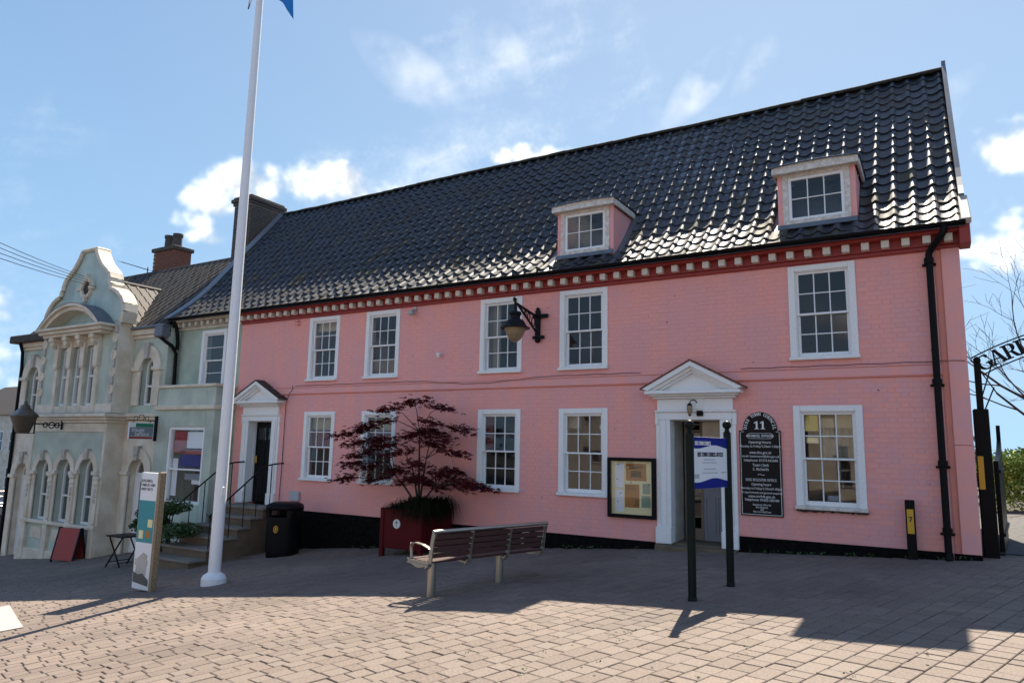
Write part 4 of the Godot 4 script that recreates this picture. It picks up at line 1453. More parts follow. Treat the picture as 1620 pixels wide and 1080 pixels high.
	for sx in [-1, 1]:
		var p := MB.new()
		p.box(Vector3(sx * 0.021 - 0.003, 1.70, 0.715), Vector3(sx * 0.021 + 0.003, 1.93, 1.355)); part("field", p, M.grey_blue, hs)
		p = MB.new()
		p.box(Vector3(sx * 0.021 - 0.003, 1.935, 0.715), Vector3(sx * 0.021 + 0.003, 2.035, 1.20)); part("field", p, M.panel_green, hs)
		p = MB.new()
		p.box(Vector3(sx * 0.021 - 0.003, 1.635, 0.715), Vector3(sx * 0.021 + 0.003, 1.69, 1.355)); part("field", p, M.red_board, hs)
	var turn := Basis(Vector3.UP, PI / 2)
	text("Image", 0.125, M.letter_white, hs, Vector3(0.026, 1.86, 1.13), turn); text("Service", 0.125, M.letter_white, hs, Vector3(0.026, 1.755, 1.02), turn)
	var br := MB.new()
	br.bbox(Vector3(-0.03, 1.58, 0.60), Vector3(0.03, 2.24, 0.67), 0.006); br.bar(Vector3(0, 2.11, 0.66), Vector3(0, 2.11, 1.42), 0.02, 0.02)
	for q in [0.80, 1.25]: br.bar(Vector3(0, 2.04, q), Vector3(0, 2.11, q), 0.012, 0.012)
	for s in [[0.90, 0.08], [1.05, 0.12], [1.20, 0.08]]:
		var pts := []
		for k in 15:
			var a := PI * 1.5 * k / 14
			pts.append(Vector3(0, 2.115 + s[1] * 0.6 + s[1] * 0.6 * sin(a - 0.6), s[0] + s[1] * 0.6 * cos(a - 0.6)))
		br.tube(pts, 0.008, 5)
	part("bracket", br, M.iron, hs)
func text(s: String, h: float, mt: Material, parent: Node3D, at: Vector3, ba := Basis(), bold := false, fam := "Droid Sans", width_scale := 1.0) -> MeshInstance3D:
	var t := TextMesh.new()
	var f := SystemFont.new()
	f.font_names = PackedStringArray([fam])
	if bold: f.font_weight = 700
	t.font = f
	t.text = s
	t.font_size = 32
	t.pixel_size = h / 32.0
	t.depth = 0.004
	t.curve_step = 2.0
	t.horizontal_alignment = HORIZONTAL_ALIGNMENT_CENTER
	t.vertical_alignment = VERTICAL_ALIGNMENT_CENTER
	var o := part("lettering", t, mt, parent, at)
	o.basis = ba.scaled_local(Vector3(width_scale, 1, 1))
	return o
func build_ornate() -> void:
	var root := thing("ornate_building", "pale green stucco building with curved gable, round-arched windows and white mouldings", "building")
	var cx := -21.72
	# --- projecting bay, ground floor with three arches
	var zf := 0.80
	var zb := 0.30
	var gw := MB.new()
	var arches := [[-22.98, 0.38, -0.78, 0.62], [-21.80, 0.38, -0.78, 0.66], [-20.62, 0.38, -0.78, 0.70]]
	arch_wall(gw, -23.95, -19.85, -2.2, 2.2, zb, zf, arches)
	part("wall", gw, M.mint_light, root)
	var rs := MB.new()
	rs.box(Vector3(-19.849, -2.2, zb + 0.002), Vector3(-19.835, 2.06, zf + 0.002))
	part("return_wall", rs, M.stonewhite, root)
	rs = MB.new()
	rs.box(Vector3(-19.749, 2.34, zb + 0.002), Vector3(-19.738, 4.98, zf - 0.022))
	part("return_wall", rs, M.stonewhite, root)
	for a in arches:
		arched_window(root, a[0], a[1], a[2], a[3], zf, 0.17)
		arch_surround(root, a[0], 0.38, 0.57, a[2], a[3], zf - 0.02, zf + 0.05, M.stonewhite)
		var pn := MB.new()
		pn.bbox(Vector3(a[0] - 0.3, -1.30, zf - 0.02), Vector3(a[0] + 0.3, -0.98, zf + 0.03), 0.012)
		part("apron_panel", pn, M.stonewhite, root)
	for x in [-23.62, -22.39, -21.21, -19.98]:
		var ps := MB.new()
		ps.bbox(Vector3(x - 0.12, -1.9, zf - 0.02), Vector3(x + 0.12, -0.72, zf + 0.10), 0.015)
		ps.bbox(Vector3(x - 0.09, -0.70, zf - 0.02), Vector3(x + 0.09, 0.50, zf + 0.085), 0.012)
		ps.bbox(Vector3(x - 0.13, 0.50, zf - 0.02), Vector3(x + 0.13, 0.58, zf + 0.12), 0.012); ps.bbox(Vector3(x - 0.11, 0.34, zf - 0.02), Vector3(x + 0.11, 0.40, zf + 0.11), 0.012)
		var po := part("pier", ps, M.stonewhite, root)
		var ro := MB.new()
		for y in [0.20, 0.06, -0.08]: ro.ball(Vector3(x, y, zf + 0.088), Vector3(0.05, 0.06, 0.02), 8)
		part("carving", ro, M.greywhite, po)
	var sl := MB.new()
	sl.bbox(Vector3(-23.8, -0.86, zf - 0.02), Vector3(-19.84, -0.765, zf + 0.13), 0.015); sl.bbox(Vector3(-23.97, -2.2, zf - 0.02), Vector3(-19.83, -1.60, zf + 0.07), 0.015)
	part("sill_band", sl, M.stonewhite, root)
	# framing round the arches
	var fm := MB.new()
	fm.bbox(Vector3(-23.95, -1.6, zf - 0.01), Vector3(-23.74, 2.05, zf + 0.03), 0.01); fm.bbox(Vector3(-19.95, -1.6, zf - 0.01), Vector3(-19.845, 2.05, zf + 0.03), 0.01); fm.bbox(Vector3(-23.74, 1.80, zf - 0.01), Vector3(-19.95, 2.05, zf + 0.028), 0.01)
	part("frame", fm, M.stonewhite, root)
	# string cornice round the bay and over the wing
	var st := MB.new()
	for q in [[2.06, 2.14, 0.08], [2.14, 2.22, 0.15], [2.22, 2.32, 0.24]]:
		st.bbox(Vector3(-23.95 - q[2], q[0], zb), Vector3(-19.85 + q[2], q[1], zf + q[2]), 0.012)
	var so := part("string_cornice", st, M.stonewhite, root)
	var sd := MB.new()
	sd.box(Vector3(-24.1, 2.32, zf - 0.02), Vector3(-19.7, 2.335, zf + 0.2))
	part("lead_capping", sd, M.lead, so)
	# --- upper floor
	var uw := MB.new()
	var wins := [-22.47, -21.75, -21.03]
	var hs := []
	for w in wins: hs.append([w - 0.27, w + 0.27, 2.55, 4.30])
	var u := holed_wall(-23.85, -19.75, 2.335, 5.0, zf - 0.02, zb, hs)
	part("upper_wall", u, M.mint_light, root)
	for w in wins:
		var fr := MB.new()
		fr.box(Vector3(-0.27, 2.55, zf - 0.18), Vector3(-0.21, 4.30, zf - 0.10)); fr.box(Vector3(0.21, 2.55, zf - 0.18), Vector3(0.27, 4.30, zf - 0.10)); fr.box(Vector3(-0.21, 4.22, zf - 0.18), Vector3(0.21, 4.30, zf - 0.10)); fr.box(Vector3(-0.21, 2.55, zf - 0.18), Vector3(0.21, 2.63, zf - 0.10)); fr.box(Vector3(-0.21, 3.40, zf - 0.18), Vector3(0.21, 3.45, zf - 0.11))
		var wo := part("window", fr, M.white, root, Vector3(w, 0, 0))
		part("pane", pane_mesh(0.42, 1.6), M.glass, wo, Vector3(0, 3.42, zf - 0.15))
		var bk := MB.new()
		bk.box(Vector3(-0.3, 2.5, -0.6), Vector3(0.3, 4.35, -0.58))
		part("lining", bk, M.dark_room, wo)
	for k in 4:
		var x := -22.83 + k * 0.72
		var ps := MB.new()
		ps.bbox(Vector3(x - 0.085, 2.335, zf - 0.03), Vector3(x + 0.085, 3.70, zf + 0.06), 0.012); ps.bbox(Vector3(x - 0.11, 3.70, zf - 0.03), Vector3(x + 0.11, 4.40, zf + 0.11), 0.02)
		ps.ball(Vector3(x, 3.71, zf + 0.05), Vector3(0.10, 0.10, 0.08), 8)
		var po := part("pilaster", ps, M.stonewhite, root)
		var br := MB.new()
		br.bbox(Vector3(x - 0.08, 4.33, zf), Vector3(x + 0.08, 4.50, zf + 0.26), 0.03); br.bbox(Vector3(x - 0.11, 4.47, zf), Vector3(x + 0.11, 4.60, zf + 0.30), 0.02); br.ball(Vector3(x, 4.36, zf + 0.16), Vector3(0.07, 0.09, 0.10), 8)
		part("console", br, M.stonewhite, po)
	var lh := MB.new()
	lh.box(Vector3(-22.9, 4.30, zf - 0.1), Vector3(-20.6, 4.60, zf + 0.02))
	part("lintel", lh, M.stonewhite, root)
	lh = MB.new()
	lh.bbox(Vector3(-22.95, 2.335, zf - 0.03), Vector3(-20.55, 2.55, zf + 0.03), 0.01)
	lh.bbox(Vector3(-23.85, 2.335, zf - 0.025), Vector3(-22.95, 2.60, zf + 0.025), 0.01); lh.bbox(Vector3(-20.55, 2.335, zf - 0.025), Vector3(-19.75, 2.60, zf + 0.025), 0.01)
	part("sill_course", lh, M.stonewhite, root)
	# quoin strips: blocks and ringed discs in turn
	for x in [-23.72, -19.88]:
		for k in 9:
			var y := 2.75 + k * 0.245
			var q := MB.new()
			if k % 2 == 0: q.bbox(Vector3(x - 0.07, y - 0.10, zf - 0.03), Vector3(x + 0.07, y + 0.10, zf + 0.03), 0.012)
			else: q.lathe([Vector2(0.0, 0.03), Vector2(0.09, 0.03), Vector2(0.10, 0.05), Vector2(0.14, 0.05), Vector2(0.15, 0.0)], Vector3(x, y, zf - 0.03), 14, Basis(Vector3.RIGHT, PI / 2))
			part("quoin", q, M.stonewhite if k % 2 else M.greywhite, root)
	# --- entablature and segmental pediment
	var en := MB.new()
	en.bbox(Vector3(-23.3, 4.60, zf - 0.03), Vector3(-20.15, 4.68, zf + 0.30), 0.015); en.bbox(Vector3(-23.42, 4.68, zf - 0.03), Vector3(-20.03, 4.78, zf + 0.38), 0.015); en.bbox(Vector3(-23.52, 4.78, zf - 0.03), Vector3(-19.93, 4.86, zf + 0.46), 0.015)
	part("entablature", en, M.stonewhite, root)
	var R := 2.35
	var hw := 1.62
	var cy := 4.86 - sqrt(R * R - hw * hw)
	var a0 := asin(hw / R)
	var pd := MB.new()
	pd.prism(arc_poly(cx, cy, R - 0.16, R - 0.05, PI / 2 - a0, PI / 2 + a0, 22), zf - 0.03, zf + 0.36); pd.prism(arc_poly(cx, cy, R - 0.05, R + 0.03, PI / 2 - a0 - 0.03, PI / 2 + a0 + 0.03, 22), zf - 0.03, zf + 0.45)
	var pdo := part("pediment", pd, M.stonewhite, root)
	var lt := MB.new()
	lt.prism(arc_poly(cx, cy, R + 0.032, R + 0.05, PI / 2 - a0 - 0.03, PI / 2 + a0 + 0.03, 22), zf - 0.03, zf + 0.46)
	part("lead_capping", lt, M.lead, pdo)
	# --- curved gable
	var half := [[2.06, 4.9], [2.13, 5.2], [2.08, 5.42], [1.94, 5.62], [1.75, 5.78], [1.55, 5.88], [1.36, 5.93], [1.34, 6.06], [1.27, 6.12], [1.25, 6.25], [1.18, 6.40], [1.05, 6.52], [0.90, 6.62], [0.74, 6.74], [0.61, 6.88], [0.50, 7.02], [0.42, 7.14], [0.38, 7.22]]
	var gp := PackedVector2Array()
	for q in half: gp.append(Vector2(cx + q[0], q[1]))
	for k in half.size(): gp.append(Vector2(cx - half[half.size() - 1 - k][0], half[half.size() - 1 - k][1]))
	var gb := MB.new()
	gb.prism(gp, zf - 0.34, zf - 0.03)
	var go := part("gable", gb, M.mint_blue, root)
	var cpg := MB.new()
	for s in [-1, 1]:
		for k in half.size() - 1:
			var p := Vector3(cx + s * half[k][0], half[k][1], zf - 0.20)
			var q := Vector3(cx + s * half[k + 1][0], half[k + 1][1], zf - 0.20)
			cpg.cyl(p + Vector3(0, 0, 0.22), q + Vector3(0, 0, 0.22), 0.065, 0.065, 8, false)
			var d := (q - p).normalized()
			var nn: Vector3 = Vector3(d.y, -d.x, 0) * s
			cpg.eq(p + nn * 0.065 + Vector3(0, 0, 0.22), q + nn * 0.065 + Vector3(0, 0, 0.22), q + nn * 0.065 - Vector3(0, 0, 0.16), p + nn * 0.065 - Vector3(0, 0, 0.16), nn)
	cpg.bbox(Vector3(cx - 0.43, 7.2, zf - 0.4), Vector3(cx + 0.43, 7.32, zf + 0.06), 0.04)
	part("coping", cpg, M.stonewhite, go)
	# round plaque: octagon ring with four blocks and a dark blind window
	var rg := MB.new()
	rg.lathe([Vector2(0.20, 0.0), Vector2(0.22, 0.07), Vector2(0.32, 0.07), Vector2(0.35, 0.0)], Vector3(cx, 6.08, zf - 0.035), 20, Basis(Vector3.RIGHT, PI / 2))
	for a in 4:
		var t := Transform3D(Basis(Vector3.BACK, a * PI / 2), Vector3(cx, 6.08, zf - 0.03))
		rg.bbox(Vector3(-0.06, 0.20, 0.0), Vector3(0.06, 0.44, 0.10), 0.012, t)
	part("plaque", rg, M.stonewhite, go)
	var rd := MB.new()
	rd.lathe([Vector2(0.0, 0.01), Vector2(0.21, 0.01), Vector2(0.21, 0.0)], Vector3(cx, 6.08, zf - 0.03), 20, Basis(Vector3.RIGHT, PI / 2))
	part("plaque_field", rd, M.brown_tile, go)
	# --- wings set back
	for q in [[-19.85, -18.16, [[-18.98, 0.30, 2.56, 3.62]], [[-19.02, 0.38, -1.6, 0.72]]], [-26.15, -23.95, [[-25.25, 0.36, 2.4, 3.55]], [[-25.25, 0.40, -2.3, 0.42]]]]:
		var up := MB.new()
		arch_wall(up, q[0], q[1], 2.32, 4.72, -0.1, zb, q[2])
		part("wing_wall", up, M.mint_light, root)
		var lo := MB.new()
		arch_wall(lo, q[0], q[1], -2.6, 2.32, -0.1, zb, q[3])
		part("wing_wall", lo, M.stonewhite, root)
		var a = q[2][0]
		arched_window(root, a[0], a[1], a[2], a[3], zb, 0.14)
		arch_surround(root, a[0], a[1], a[1] + 0.33, a[2], a[3], zb - 0.02, zb + 0.06, M.stonewhite)
		a = q[3][0]
		arched_window(root, a[0], a[1], a[2], a[3], zb, 0.18, true)
		arch_surround(root, a[0], a[1], a[1] + 0.28, a[2], a[3], zb - 0.02, zb + 0.06, M.stonewhite)
		var wc := MB.new()
		for s in [[2.16, 2.24, 0.08], [2.24, 2.34, 0.14]]: wc.bbox(Vector3(q[0] + 0.0, s[0], zb - 0.05), Vector3(q[1], s[1], zb + s[2]), 0.012)
		for s in [[4.46, 4.56, 0.06], [4.56, 4.72, 0.13]]: wc.bbox(Vector3(q[0], s[0], zb - 0.05), Vector3(q[1], s[1], zb + s[2]), 0.012)
		part("wing_cornice", wc, M.stonewhite, root)
	# body behind
	var bd := MB.new()
	bd.box(Vector3(-26.1, -2.6, -5.5), Vector3(-18.17, 4.7, -1.35))
	part("body", bd, M.mint, root)
	# --- roofs
	var rp := MB.new()
	rp.quad(Vector3(-26.4, 4.70, 0.42), Vector3(-18.15, 4.70, 0.42), Vector3(-18.15, 7.66, -3.0), Vector3(-26.4, 7.66, -3.0))
	rp.quad(Vector3(-18.15, 7.66, -3.0), Vector3(-18.15, 4.70, -6.2), Vector3(-26.4, 4.70, -6.2), Vector3(-26.4, 7.66, -3.0))
	rp.quad(Vector3(cx, 6.40, 0.46), Vector3(-19.6, 4.72, 0.46), Vector3(-19.6, 4.72, -3.0), Vector3(cx, 6.40, -3.0))
	rp.quad(Vector3(-23.84, 4.72, 0.46), Vector3(cx, 6.40, 0.46), Vector3(cx, 6.40, -3.0), Vector3(-23.84, 4.72, -3.0))
	var roof := part("roof", rp, M.brown_tile, root)
	var upv := Vector3(0, 2.96, -3.42)
	var L := upv.length()
	part("tiles", flat_tiles(Vector3(-26.4, 4.73, 0.46), Vector3.RIGHT, upv / L, 27, 14, 0.305, L / 14.0, 61), M.brown_tile, roof).set_meta("kind", "stuff")
	var up2 := Vector3(cx + 19.6, 6.40 - 4.72, 0)
	part("tiles", flat_tiles(Vector3(-19.58, 4.75, 0.46), Vector3(0, 0, -1), up2.normalized(), 9, 8, 0.30, up2.length() / 8.0, 62), M.brown_tile, roof).set_meta("kind", "stuff")
	var rt := MB.new()
	rt.cyl(Vector3(-26.4, 7.68, -3.0), Vector3(-18.15, 7.68, -3.0), 0.10, 0.10, 10); rt.cyl(Vector3(cx, 6.44, 0.5), Vector3(cx, 6.44, -1.55), 0.10, 0.10, 10)
	part("ridge", rt, M.brown_tile, roof)
	# chimney with two pots
	var ch := MB.new()
	ch.box(Vector3(-25.75, 7.0, -4.35), Vector3(-24.45, 8.82, -3.65))
	var co := part("chimney", ch, M.mortar, root)
	var cb := MB.new()
	for b in brickwork(-25.76, -24.44, 7.6, 8.8, [], 77): brick_face(cb, b[0], b[1], b[2], b[3], b[4] - 3.64, 0.012, 0.004)
	for b in brickwork(-4.36, -3.64, 7.6, 8.8, [], 78):
		var one := MB.new()
		brick_face(one, b[0], b[1], b[2], b[3], b[4], 0.012, 0.004)
		cb.add(one, Transform3D(Basis(Vector3(0, 0, -1), Vector3.UP, Vector3(1, 0, 0)), Vector3(-24.44, 0, -8.0)))
	part("brickwork", cb, M.brick_red, co).set_meta("kind", "stuff")
	var cc := MB.new()
	cc.bbox(Vector3(-25.83, 8.80, -4.43), Vector3(-24.37, 8.95, -3.57), 0.02)
	part("chimney_cap", cc, M.brick_dark, co)
	for x in [-25.38, -24.85]:
		var p := MB.new()
		p.lathe([Vector2(0.19, 0), Vector2(0.17, 0.1), Vector2(0.16, 0.45), Vector2(0.19, 0.48), Vector2(0.19, 0.58), Vector2(0.13, 0.58), Vector2(0.13, 0.3)], Vector3(x, 8.94, -4.0), 16)
		part("chimney_pot", p, M.brick_dark, co)
	var ae := MB.new()
	ae.cyl(Vector3(-25.0, 7.5, -3.0), Vector3(-25.0, 8.0, -3.0), 0.02, 0.02, 6)
	ae.cyl(Vector3(-26.8, 8.42, -3.0), Vector3(-24.95, 7.88, -3.0), 0.015, 0.015, 6)
	for k in 9:
		var p := Vector3(-26.8, 8.42, -3.0).lerp(Vector3(-24.95, 7.88, -3.0), k / 8.0)
		ae.cyl(p - Vector3(0, 0, 0.16), p + Vector3(0, 0, 0.16), 0.006, 0.006, 5)
	part("aerial", ae, M.iron, root)
	# black downpipes and hopper in the corner by the brick shop
	var hp := MB.new()
	hp.bbox(Vector3(-18.45, 4.42, 0.32), Vector3(-18.12, 4.72, 0.58), 0.03)
	part("rain_hopper", hp, M.lead, root)
	for p in [[Vector3(-18.4, 4.72, 0.5), Vector3(-18.36, 4.45, 0.46), Vector3(-18.1, 4.28, 0.40), Vector3(-18.02, 4.2, 0.3), Vector3(-18.05, 4.0, 0.12), Vector3(-18.06, 3.05, 0.09)], [Vector3(-18.05, 4.9, 0.3), Vector3(-18.0, 4.7, 0.2), Vector3(-18.04, 4.3, 0.1), Vector3(-18.05, 4.1, 0.1)], [Vector3(-26.0, 4.7, 0.5), Vector3(-25.95, 4.4, 0.42), Vector3(-26.02, 3.9, 0.36), Vector3(-26.05, -2.2, 0.36)]]:
		var dp := MB.new()
		dp.tube(p, 0.05, 10)
		part("downpipe", dp, M.black, root)
	var ev := MB.new()
	ev.bbox(Vector3(-26.5, 4.70, 0.0), Vector3(-23.9, 4.95, 0.62), 0.03)
	part("eaves_box", ev, M.brown_tile, root)
	ev = MB.new()
	ev.bbox(Vector3(-19.7, 4.72, 0.2), Vector3(-18.15, 4.80, 0.52), 0.02)
	part("gutter", ev, M.lead, root)
# ---------------------------------------------------------------- plants
func leaf_cloud(mb: MB, c: Vector3, r: Vector3, n: int, s: float, rng: RandomNumberGenerator, flat := 0.0) -> void:
	for k in n:
		var d := Vector3(rng.randfn(), rng.randfn(), rng.randfn()).normalized() * pow(rng.randf(), 0.45)
		var p := c + d * r
		leaf(mb, p, s * rng.randf_range(0.6, 1.3), rng, flat)
func leaf(mb: MB, p: Vector3, s: float, rng: RandomNumberGenerator, flat: float) -> void:
	var y := Vector3(rng.randf_range(-1, 1), rng.randf_range(-1, 1) + flat * 2.0, rng.randf_range(-1, 1)).normalized()
	var a := Vector3(rng.randf_range(-1, 1), rng.randf_range(-1, 1) * (1.0 - flat), rng.randf_range(-1, 1))
	var x := (a - y * a.dot(y)).normalized()
	var z := x.cross(y)
	mb.quad(p - x * s * 0.5, p + z * s * 0.28, p + x * s * 0.5, p - z * s * 0.28)
func maple_leaf(mb: MB, p: Vector3, dir: Vector3, s: float, rng: RandomNumberGenerator) -> void:
	# five narrow lobes that droop from the stalk
	var up := Vector3(rng.randf_range(-0.4, 0.4), 1, rng.randf_range(-0.4, 0.4)).normalized()
	var x := (dir - up * dir.dot(up)).normalized()
	var z := x.cross(up)
	for k in 5:
		var a := (k - 2) * 0.62
		var L: float = s * [0.55, 0.85, 1.0, 0.85, 0.55][k]
		var d := x * cos(a) + z * sin(a)
		var w := (z * cos(a) - x * sin(a)) * s * 0.13
		var m := p + d * L * 0.5 - up * s * 0.08
		mb.quad(p, m - w, p + d * L - up * s * 0.32, m + w)
func branch(mb: MB, p: Vector3, d: Vector3, L: float, r: float, depth: int, rng: RandomNumberGenerator, tips: Array, spread := 0.6, up := 0.12, shrink := 0.74) -> void:
	var pts := [p]
	var rs := [r]
	var q := p
	var dd := d
	for k in 4:
		dd = (dd + Vector3(rng.randf_range(-1, 1), rng.randf_range(-1, 1) + up, rng.randf_range(-1, 1)) * 0.16).normalized()
		q += dd * L / 4
		pts.append(q)
		rs.append(r * lerpf(1.0, 0.62, (k + 1) / 4.0))
		if depth > 0 and k >= 1:
			var s := Vector3(rng.randf_range(-1, 1), rng.randf_range(-0.5, 1), rng.randf_range(-1, 1)) * spread
			branch(mb, q, (dd + s).normalized(), L * shrink * rng.randf_range(0.7, 1.1), maxf(rs[k + 1] * 0.66, 0.0065), depth - 1, rng, tips, spread, up, shrink)
	mb.tube(pts, rs, 5 if depth > 1 else 3, false)
	tips.append(q)
func build_plants() -> void:
	var rng := RandomNumberGenerator.new()
	rng.seed = 31
	# planter and maple
	var gy := G(-9.0, 0.5)
	var pl := thing("planter", "dark red square timber planter with round white crest, holding the purple maple", "planter", Vector3(-9.0, gy, 0.60))
	var hw := 0.47
	var b := MB.new()
	for sx in [-1, 1]:
		for sz in [-1, 1]:
			var leg := MB.new()
			leg.bbox(Vector3(sx * hw - 0.045, -0.12, sz * 0.45 - 0.045), Vector3(sx * hw + 0.045, 0.86, sz * 0.45 + 0.045), 0.01)
			part("corner_post", leg, M.planter, pl)
	for sz in [-1, 1]:
		var p := MB.new()
		p.bbox(Vector3(-hw + 0.045, 0.10, sz * 0.45 - 0.025), Vector3(hw - 0.045, 0.80, sz * 0.45 + 0.025), 0.006)
		part("side_panel", p, M.planter, pl)
		p = MB.new()
		p.bbox(Vector3(sz * hw - 0.025, 0.10, -0.405), Vector3(sz * hw + 0.025, 0.80, 0.405), 0.006)
		part("side_panel", p, M.planter, pl)
	var rm := MB.new()
	rm.bbox(Vector3(-hw - 0.03, 0.80, 0.39), Vector3(hw + 0.03, 0.85, 0.51), 0.008); rm.bbox(Vector3(-hw - 0.03, 0.80, -0.51), Vector3(hw + 0.03, 0.85, -0.39), 0.008)
	rm.bbox(Vector3(-hw - 0.03, 0.80, -0.39), Vector3(-hw + 0.06, 0.849, 0.39), 0.008); rm.bbox(Vector3(hw - 0.06, 0.80, -0.39), Vector3(hw + 0.03, 0.849, 0.39), 0.008)
	part("rim", rm, M.planter, pl)
	var so := MB.new()
	so.box(Vector3(-0.43, 0.12, -0.41), Vector3(0.43, 0.78, 0.41))
	part("soil", so, M.soil, pl)
	var cr := MB.new()
	cr.lathe([Vector2(0, 0.012), Vector2(0.085, 0.012), Vector2(0.09, 0.0)], Vector3(-0.10, 0.57, 0.476), 24, Basis(Vector3.RIGHT, PI / 2))
	var cro := part("crest", cr, M.letter_white, pl)
	cr = MB.new()
	cr.prism(PackedVector2Array([Vector2(-0.105, 0.505), Vector2(-0.095, 0.505), Vector2(-0.09, 0.60), Vector2(-0.06, 0.57), Vector2(-0.055, 0.58), Vector2(-0.09, 0.63), Vector2(-0.11, 0.63), Vector2(-0.145, 0.58), Vector2(-0.14, 0.57), Vector2(-0.11, 0.60)]), 0.4885, 0.491)
	part("crest_figure", cr, M.grey_blue, cro)
	var mt := thing("maple_tree", "small purple-leaved maple with spreading layered branches growing in the red planter", "tree", Vector3(-9.03, gy + 0.78, 0.50))
	var pads := [[-10.7, 1.82, 0.92], [-10.39, 1.64, 0.91], [-10.86, 1.37, 0.35], [-10.97, 1.2, 0.38], [-10.67, 0.91, 0.83], [-10.32, 1.94, 0.77], [-9.74, 2.36, 0.72], [-9.29, 2.5, 0.47], [-8.47, 2.37, 0.67], [-8.7, 2.07, 0.67], [-9.18, 1.79, 0.66], [-8.69, 1.86, 0.40], [-8.05, 1.95, 0.55], [-8.75, 1.64, 0.53], [-8.0, 1.49, 0.76], [-9.25, 1.47, 0.95], [-8.78, 1.26, 0.91], [-9.49, 1.11, 0.63], [-10.13, 0.9, 0.56], [-8.67, 1.07, 0.44], [-8.32, 1.11, 0.4], [-8.13, 0.84, 0.4], [-7.51, 0.85, 0.58], [-8.79, 0.85, 0.47], [-9.24, 0.9, 0.52], [-9.8, 2.06, 0.87], [-10.13, 1.71, 0.62], [-9.76, 1.62, 0.64], [-10.5, 1.14, 0.42], [-9.08, 1.89, 0.4], [-8.45, 1.75, 0.9], [-8.9, 1.0, 0.9], [-7.85, 0.9, 0.5], [-10.4, 1.5, 0.5]]
	var tr := MB.new()
	var lv := MB.new()
	var lv2 := MB.new()
	var o := mt.position
	# stems: a fork low down
	var forks := [Vector3(-9.25, 1.2, 0.5), Vector3(-8.85, 1.35, 0.55), Vector3(-9.6, 1.0, 0.6), Vector3(-8.6, 0.8, 0.55), Vector3(-9.05, 1.9, 0.55)]
	for f in forks:
		var e: Vector3 = f - o
		tr.tube([Vector3(0, -0.05, 0), e * 0.35 + Vector3(0, 0.06, 0), e * 0.7 + Vector3(0, 0.05, 0), e], [0.028, 0.022, 0.017, 0.012], 7)
	for pd in pads:
		var t := Vector3(pd[0], pd[1], pd[2])
		var best: Vector3 = forks[0]
		for f in forks:
			if f.distance_to(t) + maxf(0, f.y - t.y) * 2 < best.distance_to(t) + maxf(0, best.y - t.y) * 2: best = f
		var a := best - o
		var c := t - o
		var mid := a.lerp(c, 0.55) + Vector3(0, 0.10, 0)
		tr.tube([a, mid, c], [0.011, 0.007, 0.003], 5)
		var out := Vector3(c.x, 0, c.z * 0.6).normalized()
		for k in 82:
			var w := Vector3(rng.randfn(0, 0.18), rng.randfn(0, 0.034), rng.randfn(0, 0.16))
			# pads slope down outward
			w.y -= (w.x * signf(c.x)) * 0.22
			maple_leaf(lv2 if rng.randf() < 0.3 else lv, c + w, (out + Vector3(rng.randf_range(-1, 1), 0, rng.randf_range(-1, 1)) * 0.8).normalized(), rng.randf_range(0.07, 0.125), rng)
		for k in 4:
			var w := Vector3(rng.randfn(0, 0.16), rng.randfn(0, 0.03), rng.randfn(0, 0.14))
			tr.tube([mid.lerp(c, 0.6), c + w], [0.004, 0.002], 3, false)
	part("trunk", tr, M.bark, mt)
	part("crown", lv, M.leaf_red, mt)
	part("crown", lv2, M.leaf_red_pale, mt)
	var gr := thing("ornamental_grass", "dark tufted grass spilling over the rim of the red planter", "plant", Vector3(-9.0, gy + 0.78, 0.60))
	var gb := MB.new()
	for k in 2200:
		var base := Vector3(0.45 - pow(rng.randf(), 1.5) * 0.86, 0, rng.randf_range(-0.38, 0.42))
		var right := smoothstep(-0.35, 0.1, base.x)
		var d := Vector3(base.x * 0.9 + rng.randf_range(-0.6, 0.6), 0, base.z * 0.8 + rng.randf_range(-0.4, 0.8)).normalized()
		var L := rng.randf_range(0.2, 0.5) * lerpf(0.5, 1.0, right)
		var w := d.cross(Vector3.UP) * rng.randf_range(0.004, 0.009)
		var h := L * rng.randf_range(0.35, 0.9)
		var p1 := base + d * L * 0.32 + Vector3(0, h * 0.8, 0)
		var p2 := base + d * L * 0.62 + Vector3(0, h * 0.75, 0)
		var p3 := base + d * L * 0.85 + Vector3(0, h * 0.45 - L * 0.8 * rng.randf() * right, 0)
		gb.quad(base - w, base + w, p1 + w, p1 - w); gb.quad(p1 - w, p1 + w, p2 + w * 0.8, p2 - w * 0.8); gb.quad(p2 - w * 0.8, p2 + w * 0.8, p3 + w * 0.2, p3 - w * 0.2)
	part("blades", gb, M.grass_dark, gr)
	# low spreading shrub by the steps
	var sh := thing("spreading_shrub", "dark green spreading shrub on bare stems beside the stone steps", "shrub", GP(-15.35, 1.7))
	var st := MB.new()
	var le := MB.new()
	for k in 9:
		var c := Vector3(rng.randf_range(-0.75, 0.85), rng.randf_range(0.75, 1.35), rng.randf_range(-0.4, 0.5))
		st.tube([Vector3(rng.randf_range(-0.1, 0.1), 0, rng.randf_range(-0.1, 0.1)), c * Vector3(0.4, 0.5, 0.4), c], [0.025, 0.018, 0.008], 5)
		leaf_cloud(le, c, Vector3(0.45, 0.17, 0.36), 900, 0.07, rng, 0.5)
	leaf_cloud(le, Vector3(-0.1, 0.45, 0.1), Vector3(0.45, 0.28, 0.3), 500, 0.06, rng, 0.3)
	part("stem", st, M.bark, sh)
	part("foliage", le, M.leaf_green, sh)
	# beyond the gate: bare tree, hedge and darker evergreen
	var bt := thing("bare_tree", "leafless tree with fine tangled twigs behind the garden gate", "tree", GP(3.9, -13.4))
	var bm := MB.new()
	var tips := []
